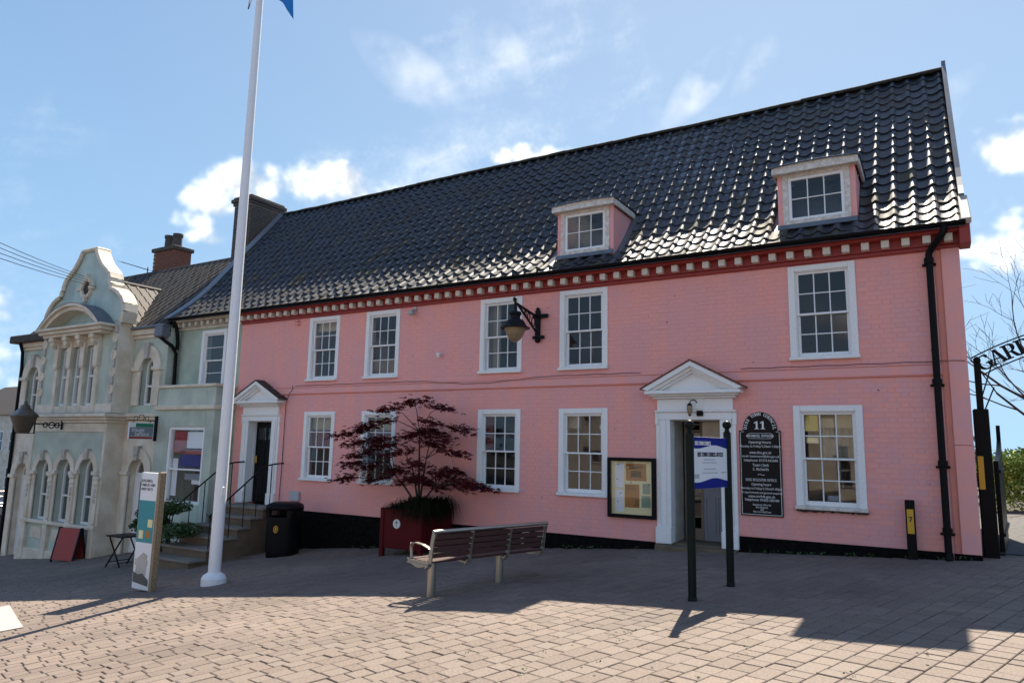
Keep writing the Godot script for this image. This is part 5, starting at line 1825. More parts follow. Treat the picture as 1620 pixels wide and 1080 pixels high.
	branch(bm, Vector3(0, -0.1, 0), Vector3(-0.12, 1, 0.05).normalized(), 2.6, 0.11, 0, rng, tips)
	for k in 8:
		var a := TAU * k / 8.0 + rng.randf_range(-0.3, 0.3)
		branch(bm, tips[0] - Vector3(0, rng.randf_range(0.1, 1.3), 0), Vector3(cos(a) * 0.9 - 0.25, rng.randf_range(0.35, 1.2), sin(a) * 0.8).normalized(), rng.randf_range(2.4, 3.3), 0.05, 4, rng, tips, 0.8, 0.06, 0.68)
	part("trunk", bm, M.bark, bt)
	var specs := [["hedge_bush", "bright green leafy bush along the lane beyond the gate", "bush", Vector3(2.2, 0.9, -11.4), Vector3(1.5, 0.95, 0.9), 9000, 0.10, M.leaf_spring],
		["hedge_bush", "tall yellow-green bush rising behind the lane edge", "bush", Vector3(4.2, 1.1, -12.8), Vector3(1.9, 1.15, 1.2), 9000, 0.12, M.leaf_spring],
		["evergreen_bush", "dark evergreen bush half hidden by the black gate", "bush", Vector3(0.3, 1.3, -15.0), Vector3(1.1, 1.25, 1.0), 7000, 0.12, M.leaf_dark],
		["hedge_bush", "rounded green bush under the bare tree", "bush", Vector3(6.4, 1.0, -12.0), Vector3(1.8, 1.2, 1.2), 7000, 0.12, M.leaf_green],
		["evergreen_bush", "broad pale green bush far behind the lane", "bush", Vector3(4.5, 1.3, -19.0), Vector3(5.5, 1.1, 1.6), 12000, 0.2, M.leaf_spring]]
	for s in specs:
		var bu := thing(s[0], s[1], s[2], Vector3(s[3].x, G(s[3].x, s[3].z), s[3].z))
		var lm := MB.new()
		var c0 := Vector3(0, s[3].y - 0.2, 0)
		for k in 14:
			var d: Vector3 = Vector3(rng.randf_range(-1, 1), rng.randf_range(-0.9, 0.9), rng.randf_range(-1, 1)) * s[4] * 0.62
			leaf_cloud(lm, c0 + d, s[4] * rng.randf_range(0.28, 0.5), int(s[5] / 14.0), s[6], rng)
		part("foliage", lm, s[7], bu)
		var sm := MB.new()
		for k in 5: sm.tube([Vector3(rng.randf_range(-0.3, 0.3), -0.1, 0), Vector3(rng.randf_range(-0.6, 0.6), s[3].y * 0.6, rng.randf_range(-0.3, 0.3)), Vector3(rng.randf_range(-1, 1) * s[4].x * 0.6, s[3].y * 1.2, rng.randf_range(-0.4, 0.4))], [0.05, 0.035, 0.012], 5)
		part("stem", sm, M.bark, bu)
	# weeds along the foot of the wall
	var wd := MB.new()
	for k in 90:
		var x := rng.randf_range(-11.2, 0.3)
		if x > -4.4 and x < -2.7: continue
		var cl := rng.randi_range(3, 9)
		for q in cl:
			var p := Vector3(x + rng.randf_range(-0.06, 0.06), 0, 0.05 + rng.randf_range(0, 0.05))
			p.y = G(p.x, p.z) + rng.randf_range(0.005, 0.05)
			leaf(wd, p, rng.randf_range(0.025, 0.06), rng, 0.2)
	for k in 26:
		var p := Vector3(rng.randf_range(-4, 0.5), 0, rng.randf_range(5.2, 7.2))
		for q in 5:
			var w := p + Vector3(rng.randf_range(-0.03, 0.03), 0, rng.randf_range(-0.06, 0.06))
			w.y = G(w.x, w.z) + 0.006
			leaf(wd, w, rng.randf_range(0.012, 0.028), rng, 0.5)
	var wo := single("weeds", wd, M.leaf_green, "small green weeds sprouting at the foot of the wall and between paving joints", "weeds")
	wo.set_meta("kind", "stuff")
# ---------------------------------------------------------------- street furniture
func build_bench() -> void:
	var be := thing("bench", "steel-framed street bench with dark red timber slats on two round posts", "bench", Vector3(-5.5, -0.27, 4.57), deg_to_rad(73.9))
	var x0 := -0.15
	var x1 := 1.83
	for q in [[0.0, -0.05], [1.155, 0.02]]:
		var p := MB.new()
		p.cyl(Vector3(q[0], -0.06 + q[1], -0.12), Vector3(q[0], 0.43, -0.12), 0.057, 0.057, 20)
		p.lathe([Vector2(0.09, 0.0), Vector2(0.085, 0.012), Vector2(0.058, 0.014)], Vector3(q[0], q[1] + 0.0, -0.12), 20)
		part("post", p, M.steel, be)
	# curved uprights, flat steel 0.07 wide
	for x in [x0, 0.48, 1.155, x1]:
		var u := MB.new()
		var pr := [Vector2(-0.02, 0.36), Vector2(0.04, 0.42), Vector2(0.055, 0.55), Vector2(0.075, 0.68), Vector2(0.11, 0.80)]
		for k in pr.size() - 1:
			var a := Vector3(x, pr[k].y, pr[k].x)
			var b := Vector3(x, pr[k + 1].y, pr[k + 1].x)
			u.bar(a, b, 0.065, 0.016)
		# arm under the seat
		u.bar(Vector3(x, 0.385, 0.03), Vector3(x, 0.40, -0.42), 0.05, 0.02)
		part("upright", u, M.steel, be)
	var tr := MB.new()
	tr.tube([Vector3(x0 - 0.02, 0.815, 0.115), Vector3(x1 + 0.02, 0.815, 0.115)], 0.026, 14)
	part("top_rail", tr, M.steel, be)
	for k in 4:
		var s := MB.new()
		var t := k / 3.0
		var y := lerpf(0.52, 0.745, t)
		s.bbox(Vector3(x0 + 0.012, y - 0.034, lerpf(0.030, 0.075, t)), Vector3(x1 - 0.012, y + 0.030, lerpf(0.052, 0.097, t) - 0.012), 0.005)
		part("back_slat", s, M.bench_wood, be)
	for k in 5:
		var s := MB.new()
		var z := -0.40 + k * 0.088
		var dy := 0.012 * pow((k - 2.0) / 2.0, 2.0)
		s.bbox(Vector3(x0 + 0.012, 0.412 + dy, z), Vector3(x1 - 0.012, 0.442 + dy, z + 0.074), 0.006)
		part("seat_slat", s, M.bench_wood, be)
	for e in [[x0 - 0.006, 1], [x1 - 0.004, 1]]:
		# lens-shaped end plate and arm loop
		var ep := MB.new()
		var po := PackedVector2Array()
		for k in 9: po.append(Vector2(lerpf(-0.44, 0.03, k / 8.0), 0.445 - 0.008 * sin(PI * k / 8.0)))
		for k in 9: po.append(Vector2(lerpf(0.03, -0.44, k / 8.0), 0.435 - 0.085 * sin(PI * k / 8.0)))
		ep.prism(po, -0.005, 0.005, Transform3D(Basis(Vector3(0, 0, 1), Vector3.UP, Vector3(-1, 0, 0)), Vector3(e[0], 0, 0)))
		part("end_plate", ep, M.steel, be)
		var ar := MB.new()
		var pts := [Vector2(-0.39, 0.44), Vector2(-0.405, 0.58), Vector2(-0.38, 0.63), Vector2(-0.30, 0.645), Vector2(-0.15, 0.635), Vector2(0.0, 0.60), Vector2(0.06, 0.57)]
		for k in pts.size() - 1: ar.bar(Vector3(e[0] + 0.03, pts[k].y, pts[k].x), Vector3(e[0] + 0.03, pts[k + 1].y, pts[k + 1].x), 0.05, 0.012)
		part("armrest", ar, M.steel, be)
func build_furniture() -> void:
	build_bench()
	# flagpole
	var gy := G(-10.66, 3.92)
	var fp := thing("flagpole", "tall white tapered flagpole with a swollen base collar", "flagpole", Vector3(-10.66, gy, 3.92))
	var p := MB.new()
	p.lathe([Vector2(0.103, 0.1), Vector2(0.100, 1.5), Vector2(0.084, 6.0), Vector2(0.066, 10.4), Vector2(0.058, 12.6)], Vector3.ZERO, 28)
	part("pole", p, M.pole, fp)
	p = MB.new()
	p.lathe([Vector2(0.0, -0.06), Vector2(0.195, -0.06), Vector2(0.205, 0.0), Vector2(0.202, 0.10), Vector2(0.175, 0.15), Vector2(0.125, 0.185), Vector2(0.102, 0.20)], Vector3.ZERO, 28)
	part("base_collar", p, M.pole, fp)
	p = MB.new()
	p.ball(Vector3(0, 12.68, 0), Vector3(0.11, 0.11, 0.11), 14)
	part("finial", p, M.pole, fp)
	p = MB.new()
	p.tube([Vector3(-0.02, 12.4, 0.12), Vector3(-0.06, 11.2, 0.14), Vector3(-0.16, 10.55, 0.12), Vector3(-0.05, 10.75, 0.13), Vector3(-0.04, 10.9, 0.12)], 0.012, 5)
	part("halyard", p, M.grey_plastic, fp)
	p = MB.new()
	p.bbox(Vector3(0.085, 1.45, 0.02), Vector3(0.12, 1.62, 0.06), 0.008)
	part("cleat", p, M.pole, fp)
	var fl := MB.new()
	var rows := []
	for j in 9:
		var r := []
		for i in 13:
			var u := i / 12.0
			var v := j / 8.0
			r.append(Vector3(0.09 + u * 0.95, 11.75 - v * 1.0 - u * u * 0.75 * (0.4 + v * 0.6), 0.10 * sin(u * 7.0 + v * 2.0) * u))
		rows.append(r)
	rows.reverse()
	fl.grid(rows)
	var flo := single("flag", fl, M.flag, "blue flag drooping from the top of the white pole", "flag")
	flo.position = fp.position
	# information totem
	var tt := thing("information_totem", "narrow history panel with teal middle on a timber post by the flagpole", "sign", Vector3(-11.70, G(-11.7, 4.5), 4.5))
	p = MB.new()
	p.bbox(Vector3(-0.275, 0.03, -0.05), Vector3(0.20, 1.97, 0.05), 0.006)
	part("panel", p, M.panel_white, tt)
	p = MB.new()
	p.bbox(Vector3(0.202, -0.03, -0.055), Vector3(0.275, 1.985, 0.055), 0.006)
	part("post", p, M.wood_tan, tt)
	p = MB.new()
	p.box(Vector3(-0.262, 0.80, 0.0505), Vector3(0.19, 1.50, 0.053))
	part("printed_field", p, M.teal, tt)
	for q in [[-0.20, -0.08, 0.86, 1.0, M.paper], [0.0, 0.12, 0.88, 1.0, M.paper_orange], [0.03, 0.16, 1.06, 1.19, M.paper]]:
		p = MB.new()
		p.box(Vector3(q[0], q[2], 0.0535), Vector3(q[1], q[3], 0.056))
		part("picture", p, q[4], tt)
	p = MB.new()
	p.box(Vector3(-0.24, 0.42, 0.0505), Vector3(0.12, 0.52, 0.053)); p.prism(PackedVector2Array([Vector2(-0.20, 0.24), Vector2(0.10, 0.27), Vector2(0.10, 0.60), Vector2(-0.02, 0.64), Vector2(-0.20, 0.52)]), 0.0505, 0.0525)
	part("picture", p, M.greywhite, tt)
	p = MB.new()
	p.prism(PackedVector2Array([Vector2(-0.255, 0.14), Vector2(0.18, 0.10), Vector2(0.18, 0.2), Vector2(0.0, 0.30), Vector2(-0.12, 0.27), Vector2(-0.255, 0.31)]), 0.053, 0.0545)
	part("picture", p, mat(lin(0.09, 0.085, 0.08), 0.6), tt)
	text("BUILDINGS,", 0.062, M.ink, tt, Vector3(-0.10, 1.83, 0.052)); text("FAMILIES AND", 0.062, M.ink, tt, Vector3(-0.055, 1.76, 0.052)); text("BABY FACES", 0.062, M.ink, tt, Vector3(-0.085, 1.69, 0.052))
	# folding board
	var ab := thing("folding_board", "plain red folding pavement board outside the arched windows", "board", GP(-20.45, 1.15), deg_to_rad(12))
	for s in [-1, 1]:
		p = MB.new()
		p.bbox(Vector3(-0.36, 0.02, -0.02), Vector3(0.36, 0.86, 0.02), 0.006, Transform3D(Basis(Vector3.RIGHT, -s * 0.2), Vector3(0, 0, s * 0.19)))
		part("leaf_panel", p, M.red_board, ab)
		for x in [-0.385, 0.385]:
			p = MB.new()
			p.bbox(Vector3(x - 0.022, -0.04, -0.025), Vector3(x + 0.022, 0.885, 0.025), 0.004, Transform3D(Basis(Vector3.RIGHT, -s * 0.2), Vector3(0, 0, s * 0.19)))
			part("frame_bar", p, M.iron, ab)
	# cafe table
	var ct := thing("cafe_table", "small black metal folding cafe table by the arched doorway", "table", GP(-16.55, 1.95))
	p = MB.new()
	p.bbox(Vector3(-0.33, 0.67, -0.30), Vector3(0.33, 0.70, 0.30), 0.01)
	part("table_top", p, M.iron, ct)
	for s in [-1, 1]:
		for z in [-0.24, 0.24]:
			p = MB.new()
			p.bar(Vector3(-0.26 * s, 0.67, z), Vector3(0.30 * s, -0.03, z * 1.05), 0.025, 0.025)
			part("leg", p, M.iron, ct)
		p = MB.new()
		p.bar(Vector3(0.20 * s, 0.1, -0.25), Vector3(0.20 * s, 0.1, 0.25), 0.018, 0.018)
		part("stretcher", p, M.iron, ct)
	# litter bin
	var lb := thing("litter_bin", "black hooded litter bin with gold emblem near the steps", "bin", GP(-12.40, 0.92), 0.35)
	p = MB.new()
	var prof := []
	for k in 24:
		var a := TAU * k / 24
		var cxx := pow(absf(cos(a)), 0.55) * signf(cos(a))
		var czz := pow(absf(sin(a)), 0.55) * signf(sin(a))
		prof.append(Vector2(cxx, czz))
	var sect := func(m: MB, rows_: Array):
		var g := []
		for r in rows_:
			var l := []
			for k in 25: l.append(Vector3(prof[k % 24].x * r[0], r[1], -prof[k % 24].y * r[0] * 0.95))
			g.append(l)
		m.grid(g)
	sect.call(p, [[0.0, -0.03], [0.30, -0.03], [0.31, 0.05], [0.30, 0.06], [0.33, 0.12], [0.33, 0.82], [0.32, 0.83]])
	part("body", p, M.black, lb)
	p = MB.new()
	for sx in [-1, 1]:
		for sz in [-1, 1]: p.bbox(Vector3(sx * 0.25 - 0.05, 0.80, sz * 0.24 - 0.05), Vector3(sx * 0.25 + 0.05, 1.0, sz * 0.24 + 0.05), 0.012)
	part("hood_support", p, M.black, lb)
	p = MB.new()
	sect.call(p, [[0.30, 0.98], [0.355, 0.98], [0.36, 1.03], [0.34, 1.08], [0.25, 1.13], [0.0, 1.15]])
	part("hood", p, M.black, lb)
	p = MB.new()
	p.lathe([Vector2(0.045, 0.0), Vector2(0.05, 0.006), Vector2(0.062, 0.006), Vector2(0.066, 0.0)], Vector3(-0.02, 0.58, 0.315), 20, Basis(Vector3.RIGHT, PI / 2).scaled(Vector3(0.85, 1.2, 1)))
	p.prism(PackedVector2Array([Vector2(-0.035, 0.545), Vector2(-0.005, 0.545), Vector2(0.0, 0.60), Vector2(-0.02, 0.625), Vector2(-0.04, 0.60)]), 0.314, 0.319)
	part("emblem", p, M.brass, lb)
	# two-post sign
	var sg := thing("post_sign", "white and blue council sign panel held between two dark green posts", "sign")
	var P1 := Vector3(-2.46, -0.05, 3.90)
	var P2 := Vector3(-2.28, -0.02, 2.92)
	for q in [P1, P2]:
		p = MB.new()
		p.lathe([Vector2(0.052, -0.05), Vector2(0.052, 0.02), Vector2(0.046, 0.05), Vector2(0.046, 1.86), Vector2(0.030, 1.875), Vector2(0.030, 1.90), Vector2(0.02, 1.905)], q, 20)
		p.ball(q + Vector3(0, 1.955, 0), Vector3(0.055, 0.055, 0.055), 16)
		part("post", p, M.post_green, sg)
	var d := (P2 - P1)
	d.y = 0
	var L := d.length()
	var bas := Basis(d / L, Vector3.UP, (d / L).cross(Vector3.UP))
	var pan := Node3D.new()
	var pm := MB.new()
	pm.bbox(Vector3(0.045, 1.22, -0.012), Vector3(L - 0.045, 1.82, 0.012), 0.003)
	var pno := part("panel", pm, M.panel_white, sg, P1)
	pno.basis = bas
	var wave := func(y0: float, amp: float, top: float, m: MB):
		var po := PackedVector2Array()
		for k in 17:
			var t := k / 16.0
			po.append(Vector2(lerpf(0.046, L - 0.046, t), y0 + amp * sin(t * TAU - 2.3)))
		po.append(Vector2(L - 0.046, top)); po.append(Vector2(0.046, top))
		m.prism(po, 0.0125, 0.0145)
	pm = MB.new()
	wave.call(1.705, 0.022, 1.818, pm); wave.call(1.315, 0.022, 1.222, pm)
	part("blue_band", pm, M.panel_blue, pno)
	text("DISS TOWN COUNCIL", 0.066, M.letter_white, pno, Vector3(0.30, 1.745, 0.016), Basis(), true, "Droid Sans", 0.62)
	text("DISS TOWN COUNCIL OFFICES", 0.072, M.ink, pno, Vector3(L / 2, 1.615, 0.014), Basis(), true, "Droid Sans", 0.66)
	pm = MB.new()
	for q in [[0.32, 0.62, 1.555], [0.28, 0.66, 1.52], [0.31, 0.64, 1.445], [0.27, 0.68, 1.40]]: pm.box(Vector3(q[0], q[2] - 0.006, 0.0125), Vector3(q[1], q[2] + 0.006, 0.0135))
	pm.box(Vector3(0.08, 1.34, 0.0125), Vector3(0.20, 1.39, 0.0135)); pm.box(Vector3(0.78, 1.395, 0.0125), Vector3(0.92, 1.41, 0.0135))
	part("small_print", pm, M.grey_plastic, pno)
	# marker post with 7
	var mp := thing("marker_post", "short black marker post with yellow number plate against the pink wall", "post", Vector3(-0.41, G(-0.41, 0.2), 0.14))
	p = MB.new()
	p.bbox(Vector3(-0.062, -0.05, -0.03), Vector3(0.062, 0.83, 0.03), 0.008)
	part("post", p, M.black, mp)
	p = MB.new()
	p.box(Vector3(-0.042, 0.36, 0.0305), Vector3(0.042, 0.70, 0.0345))
	part("plate", p, M.yellow, mp)
	text("7", 0.10, M.ink, mp, Vector3(0, 0.56, 0.037), Basis(), true)
	build_steps()
	build_wall_signs()
	build_lamps()
	build_gate()
func build_steps() -> void:
	var st := thing("stone_steps", "flight of worn brown stone steps rising to the black door", "steps")
	var tops := [-0.86, -0.67, -0.48, -0.29, -0.09, 0.11]
	var zs := [2.45, 2.05, 1.66, 1.29, 0.95, 0.62]
	for k in 6:
		var m := MB.new()
		var zb: float = zs[k + 1] + 0.0 if k < 5 else 0.03
		m.bbox(Vector3(-15.02, tops[k] - 0.055, zb - 0.01 if k < 5 else 0.03), Vector3(-13.42 - 0.004 * k, tops[k], zs[k] + 0.02), 0.012)
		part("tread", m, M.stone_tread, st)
		m = MB.new()
		m.box(Vector3(-14.98 + 0.003 * k, -1.35, 0.031 + 0.002 * k), Vector3(-13.46 - 0.004 * k, tops[k] - 0.056, zs[k] - 0.01))
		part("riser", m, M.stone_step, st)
	for x in [-13.52, -14.94]:
		var rl := thing("handrail", "black iron handrail on the %s side of the stone steps" % ("litter bin" if x > -14 else "shrub"), "handrail")
		var m := MB.new()
		var a := Vector3(x, -0.02, 2.0)
		var b := Vector3(x, 1.02, 0.62)
		m.tube([a + Vector3(0, 0.02, 0), a.lerp(b, 0.5) + Vector3(0, 0.03, 0), b + Vector3(0, 0.03, 0), Vector3(x, 1.10, 0.35), Vector3(x, 1.12, 0.06)], 0.018, 8)
		part("rail", m, M.iron, rl)
		for q in [[1.96, -0.86], [1.48, -0.48], [1.12, -0.29], [0.78, -0.09], [0.40, 0.11]]:
			m = MB.new()
			var t := clampf((2.0 - q[0]) / 1.38, 0, 1)
			var top := lerpf(a.y, b.y, t) + 0.03 if q[0] > 0.62 else 1.10
			m.cyl(Vector3(x, q[1] - 0.03, q[0]), Vector3(x, top, q[0]), 0.011, 0.011, 8)
			part("baluster", m, M.iron, rl)
func build_wall_signs() -> void:
	# notice board
	var nb := thing("notice_board", "black framed glazed notice board with posters on the pink wall", "notice board", Vector3(-4.68, 0.945, 0.0))
	var m := MB.new()
	m.bbox(Vector3(-0.45, -0.52, 0.0), Vector3(-0.39, 0.52, 0.085), 0.006); m.bbox(Vector3(0.375, -0.52, 0.0), Vector3(0.435, 0.52, 0.085), 0.006)
	m.bbox(Vector3(-0.39, 0.46, 0.0), Vector3(0.375, 0.52, 0.084), 0.006); m.bbox(Vector3(-0.39, -0.52, 0.0), Vector3(0.375, -0.46, 0.084), 0.006)
	part("frame", m, M.black, nb)
	m = MB.new()
	m.box(Vector3(-0.39, -0.46, 0.002), Vector3(0.375, 0.46, 0.015))
	part("backing", m, M.paper, nb)
	part("pane", pane_mesh(0.765, 0.92), M.glass, nb, Vector3(-0.0075, 0, 0.07))
	for q in [[-0.12, 0.26, 0.12, 0.42, M.paper_orange], [-0.14, 0.13, -0.34, 0.06, M.paper_orange], [-0.12, 0.06, -0.05, 0.04, M.brick_red], [0.19, 0.33, -0.10, 0.08, M.paper_green], [0.17, 0.33, -0.33, -0.13, M.paper_green], [-0.32, -0.16, 0.0, 0.42, M.panel_white], [-0.32, -0.16, -0.42, -0.04, M.panel_white], [-0.06, 0.2, 0.33, 0.385, M.brown_tile], [-0.03, 0.17, 0.18, 0.29, M.brown_tile], [0.04, 0.12, -0.32, -0.22, M.paper_yellow]]:
		m = MB.new()
		var z: float = 0.0155 + 0.0015 * (randi_from(q[0]) % 5)
		m.box(Vector3(q[0], q[2], 0.0152), Vector3(q[1], q[3], z + 0.002))
		part("poster", m, q[4], nb)
	for q in [[-0.27, 0.40], [-0.13, 0.36], [-0.28, 0.14], [-0.22, -0.10], [-0.27, -0.25], [-0.02, 0.09], [0.31, 0.06], [0.26, -0.15]]:
		m = MB.new()
		m.ball(Vector3(q[0], q[1], 0.027), Vector3(0.011, 0.011, 0.006), 8)
		part("pin", m, [M.panel_blue, M.red_board, M.ink, M.yellow][randi_from(q[1]) % 4], nb)
	# council name board
	var cb := thing("council_board", "tall black name board with arched top and white lettering beside the open door", "sign", Vector3(-2.475, 0, 0.0))
	m = MB.new()
	var po := PackedVector2Array([Vector2(-0.335, 0.60), Vector2(0.315, 0.60), Vector2(0.315, 1.955), Vector2(0.27, 1.955)])
	for k in 17:
		var a := PI * k / 16
		po.append(Vector2(-0.005 + 0.27 * cos(a), 1.965 + 0.29 * sin(a)))
	po.append(Vector2(-0.28, 1.955)); po.append(Vector2(-0.335, 1.955))
	m.prism(po, 0.006, 0.030)
	part("board", m, M.board_black, cb)
	# white border line
	m = MB.new()
	for q in [[-0.318, -0.311, 0.618, 1.93], [0.291, 0.298, 0.618, 1.93], [-0.311, 0.291, 0.618, 0.625], [-0.30, -0.255, 1.932, 1.939], [0.245, 0.285, 1.932, 1.939]]: m.box(Vector3(q[0], q[2], 0.0305), Vector3(q[1], q[3], 0.0325))
	part("border", m, M.letter_white, cb)
	m = MB.new()
	var cap := []
	for k in 21:
		var a := PI / 2 + PI * k / 20
		cap.append(Vector3(-0.16 + 0.042 * cos(a), 1.867 + 0.042 * sin(a), 0.031))
	for k in 21:
		var a := -PI / 2 + PI * k / 20
		cap.append(Vector3(0.15 + 0.042 * cos(a), 1.867 + 0.042 * sin(a), 0.031))
	cap.append(cap[0])
	m.tube(cap, 0.0035, 5)
	part("border", m, M.letter_white, cb)
	var arcs := "DISS TOWN COUNCIL"
	for k in arcs.length():
		if arcs[k] == " ": continue
		var a := PI - PI * (k + 0.5) / arcs.length() * 1.0
		text(arcs[k], 0.066, M.letter_white, cb, Vector3(-0.005 + 0.228 * cos(a), 1.972 + 0.245 * sin(a), 0.032), Basis(Vector3.BACK, a - PI / 2), true, "Droid Serif")
	text("11", 0.17, M.letter_white, cb, Vector3(-0.005, 2.035, 0.032), Basis(), true, "Droid Serif")
	text("COUNCIL OFFICES", 0.05, M.letter_white, cb, Vector3(-0.005, 1.867, 0.032), Basis(), true)
	var lines := [["Opening Hours:", 1.765, 0.055], ["Monday to Friday 9.30am-1.00pm", 1.70, 0.046], ["www.diss.gov.uk", 1.60, 0.050], ["email: towncouncil@diss.gov.uk", 1.54, 0.044], ["Telephone: 01379-643848", 1.475, 0.050], ["Town Clerk", 1.40, 0.055], ["S. Richards", 1.335, 0.055], ["DISS REGISTER OFFICE", 1.165, 0.052], ["Opening hours", 1.095, 0.05], ["Monday to Friday 9.30am/1.00pm", 1.03, 0.046], ["for appointments and general enquiries", 0.965, 0.039], ["www.norfolk.gov.uk", 0.905, 0.05], ["Telephone: 01603-200189", 0.85, 0.05], ["Registered office for", 0.775, 0.034], ["Diss Museum", 0.735, 0.034], ["and", 0.70, 0.034], ["Diss Corn Hall Trust", 0.665, 0.034]]
	for l in lines: text(l[0], l[2], M.letter_white, cb, Vector3(-0.008, l[1], 0.032), Basis(), false, "Droid Sans", 0.92)
	m = MB.new()
	m.tube([Vector3(-0.055, 1.245, 0.031), Vector3(-0.03, 1.258, 0.031), Vector3(0.0, 1.25, 0.031), Vector3(0.03, 1.242, 0.031), Vector3(0.05, 1.25, 0.031)], 0.004, 5)
	part("flourish", m, M.letter_white, cb)
func randi_from(x: float) -> int: return int(absf(x) * 1000.0)
func build_lamps() -> void:
	var wl := thing("wall_lantern", "black bracket street lantern with amber bowl on the pink wall", "lantern", Vector3(-6.62, 0, 0))
	var m := MB.new()
	m.bbox(Vector3(-0.05, 3.70, 0.0), Vector3(0.05, 4.28, 0.07), 0.012); m.bar(Vector3(-0.10, 4.16, 0.04), Vector3(0.22, 4.16, 0.04), 0.06, 0.07); m.bar(Vector3(-0.10, 3.74, 0.04), Vector3(0.14, 3.74, 0.04), 0.06, 0.06)
	m.ball(Vector3(0, 3.68, 0.04), Vector3(0.06, 0.05, 0.05), 10); m.ball(Vector3(0, 4.30, 0.04), Vector3(0.04, 0.04, 0.04), 10)
	part("wall_plate", m, M.iron, wl)
	m = MB.new()
	m.bar(Vector3(0, 4.14, 0.05), Vector3(0, 4.27, 0.92), 0.035, 0.04); m.bar(Vector3(0, 3.82, 0.06), Vector3(0, 4.24, 0.80), 0.03, 0.03)
	for q in [[0.22, 4.03, 0.09], [0.40, 4.10, 0.065], [0.53, 4.14, 0.045]]:
		var pts := []
		for k in 17: pts.append(Vector3(0, q[1] + q[2] * sin(TAU * k / 16), q[0] + q[2] * 0.7 * cos(TAU * k / 16)))
		m.tube(pts, 0.012, 5)
	m.tube([Vector3(0, 4.27, 0.90), Vector3(0, 4.34, 0.95), Vector3(0, 4.38, 0.92)], 0.018, 6)
	m.ball(Vector3(0, 4.33, 0.93), Vector3(0.04, 0.05, 0.04), 8)
	part("bracket", m, M.iron, wl)
	m = MB.new()
	m.lathe([Vector2(0.03, 4.27), Vector2(0.03, 4.12), Vector2(0.10, 4.10), Vector2(0.12, 4.06), Vector2(0.09, 4.02), Vector2(0.09, 3.97), Vector2(0.15, 3.94), Vector2(0.19, 3.88), Vector2(0.21, 3.84), Vector2(0.275, 3.80), Vector2(0.28, 3.785), Vector2(0.20, 3.785)].map(func(v): return v), Vector3(0, 0, 0.90), 24)
	part("hood", m, M.iron, wl)
	m = MB.new()
	m.lathe([Vector2(0.0, 3.53), Vector2(0.04, 3.535), Vector2(0.10, 3.58), Vector2(0.16, 3.67), Vector2(0.20, 3.785)], Vector3(0, 0, 0.90), 24)
	part("lamp_bowl", m, M.lamp_glass, wl)
	# old lantern on the ornate front
	var ol := thing("old_lantern", "square tapered street lantern on a scrolled iron arm over the arched windows", "lantern", Vector3(-22.1, 0, 0.85))
	m = MB.new()
	m.bar(Vector3(0, 1.98, 0), Vector3(0, 2.0, 0.75), 0.03, 0.03)
	for q in [[0.15, 0.07], [0.30, 0.09], [0.47, 0.07]]:
		var pts := []
		for k in 17: pts.append(Vector3(0, 1.98 + q[1] * sin(TAU * k / 16), q[0] + q[1] * 0.8 * cos(TAU * k / 16)))
		m.tube(pts, 0.016, 5)
	m.bbox(Vector3(-0.03, 1.86, 0.0), Vector3(0.03, 2.12, 0.04), 0.008)
	m.bar(Vector3(0, 1.72, 0.75), Vector3(0, 2.15, 0.75), 0.03, 0.03); m.bar(Vector3(0, 1.73, 0.75), Vector3(0, 1.73, 1.3), 0.02, 0.02)
	part("arm", m, M.iron, ol)
	m = MB.new()
	var c := Vector3(0, 0, 1.05)
	m.lathe([Vector2(0.18, 1.74), Vector2(0.34, 2.18), Vector2(0.37, 2.20), Vector2(0.37, 2.23), Vector2(0.20, 2.38), Vector2(0.13, 2.44), Vector2(0.13, 2.50), Vector2(0.05, 2.54), Vector2(0.05, 2.60), Vector2(0.0, 2.68)], c, 4, Basis(Vector3.UP, PI / 4))
	part("lantern_body", m, mat(lin(0.10, 0.075, 0.055), 0.4), ol)
	# overhead wires to the curved gable
	for k in 4:
		m = MB.new()
		var a := Vector3(-22.4 + k * 0.25, 6.55 - k * 0.13, 0.45)
		var b := Vector3(-15.2, 5.62 - k * 0.11, 6.2)
		b = a + (b - a) * 2.2
		var pts := []
		for j in 13:
			var t := j / 12.0
			pts.append(a.lerp(b, t) - Vector3(0, 0.25 * sin(PI * t), 0))
		m.tube(pts, 0.008, 4)
		single("overhead_wire", m, M.iron, "thin dark overhead wire running to the curved gable", "wire", "overhead wires")
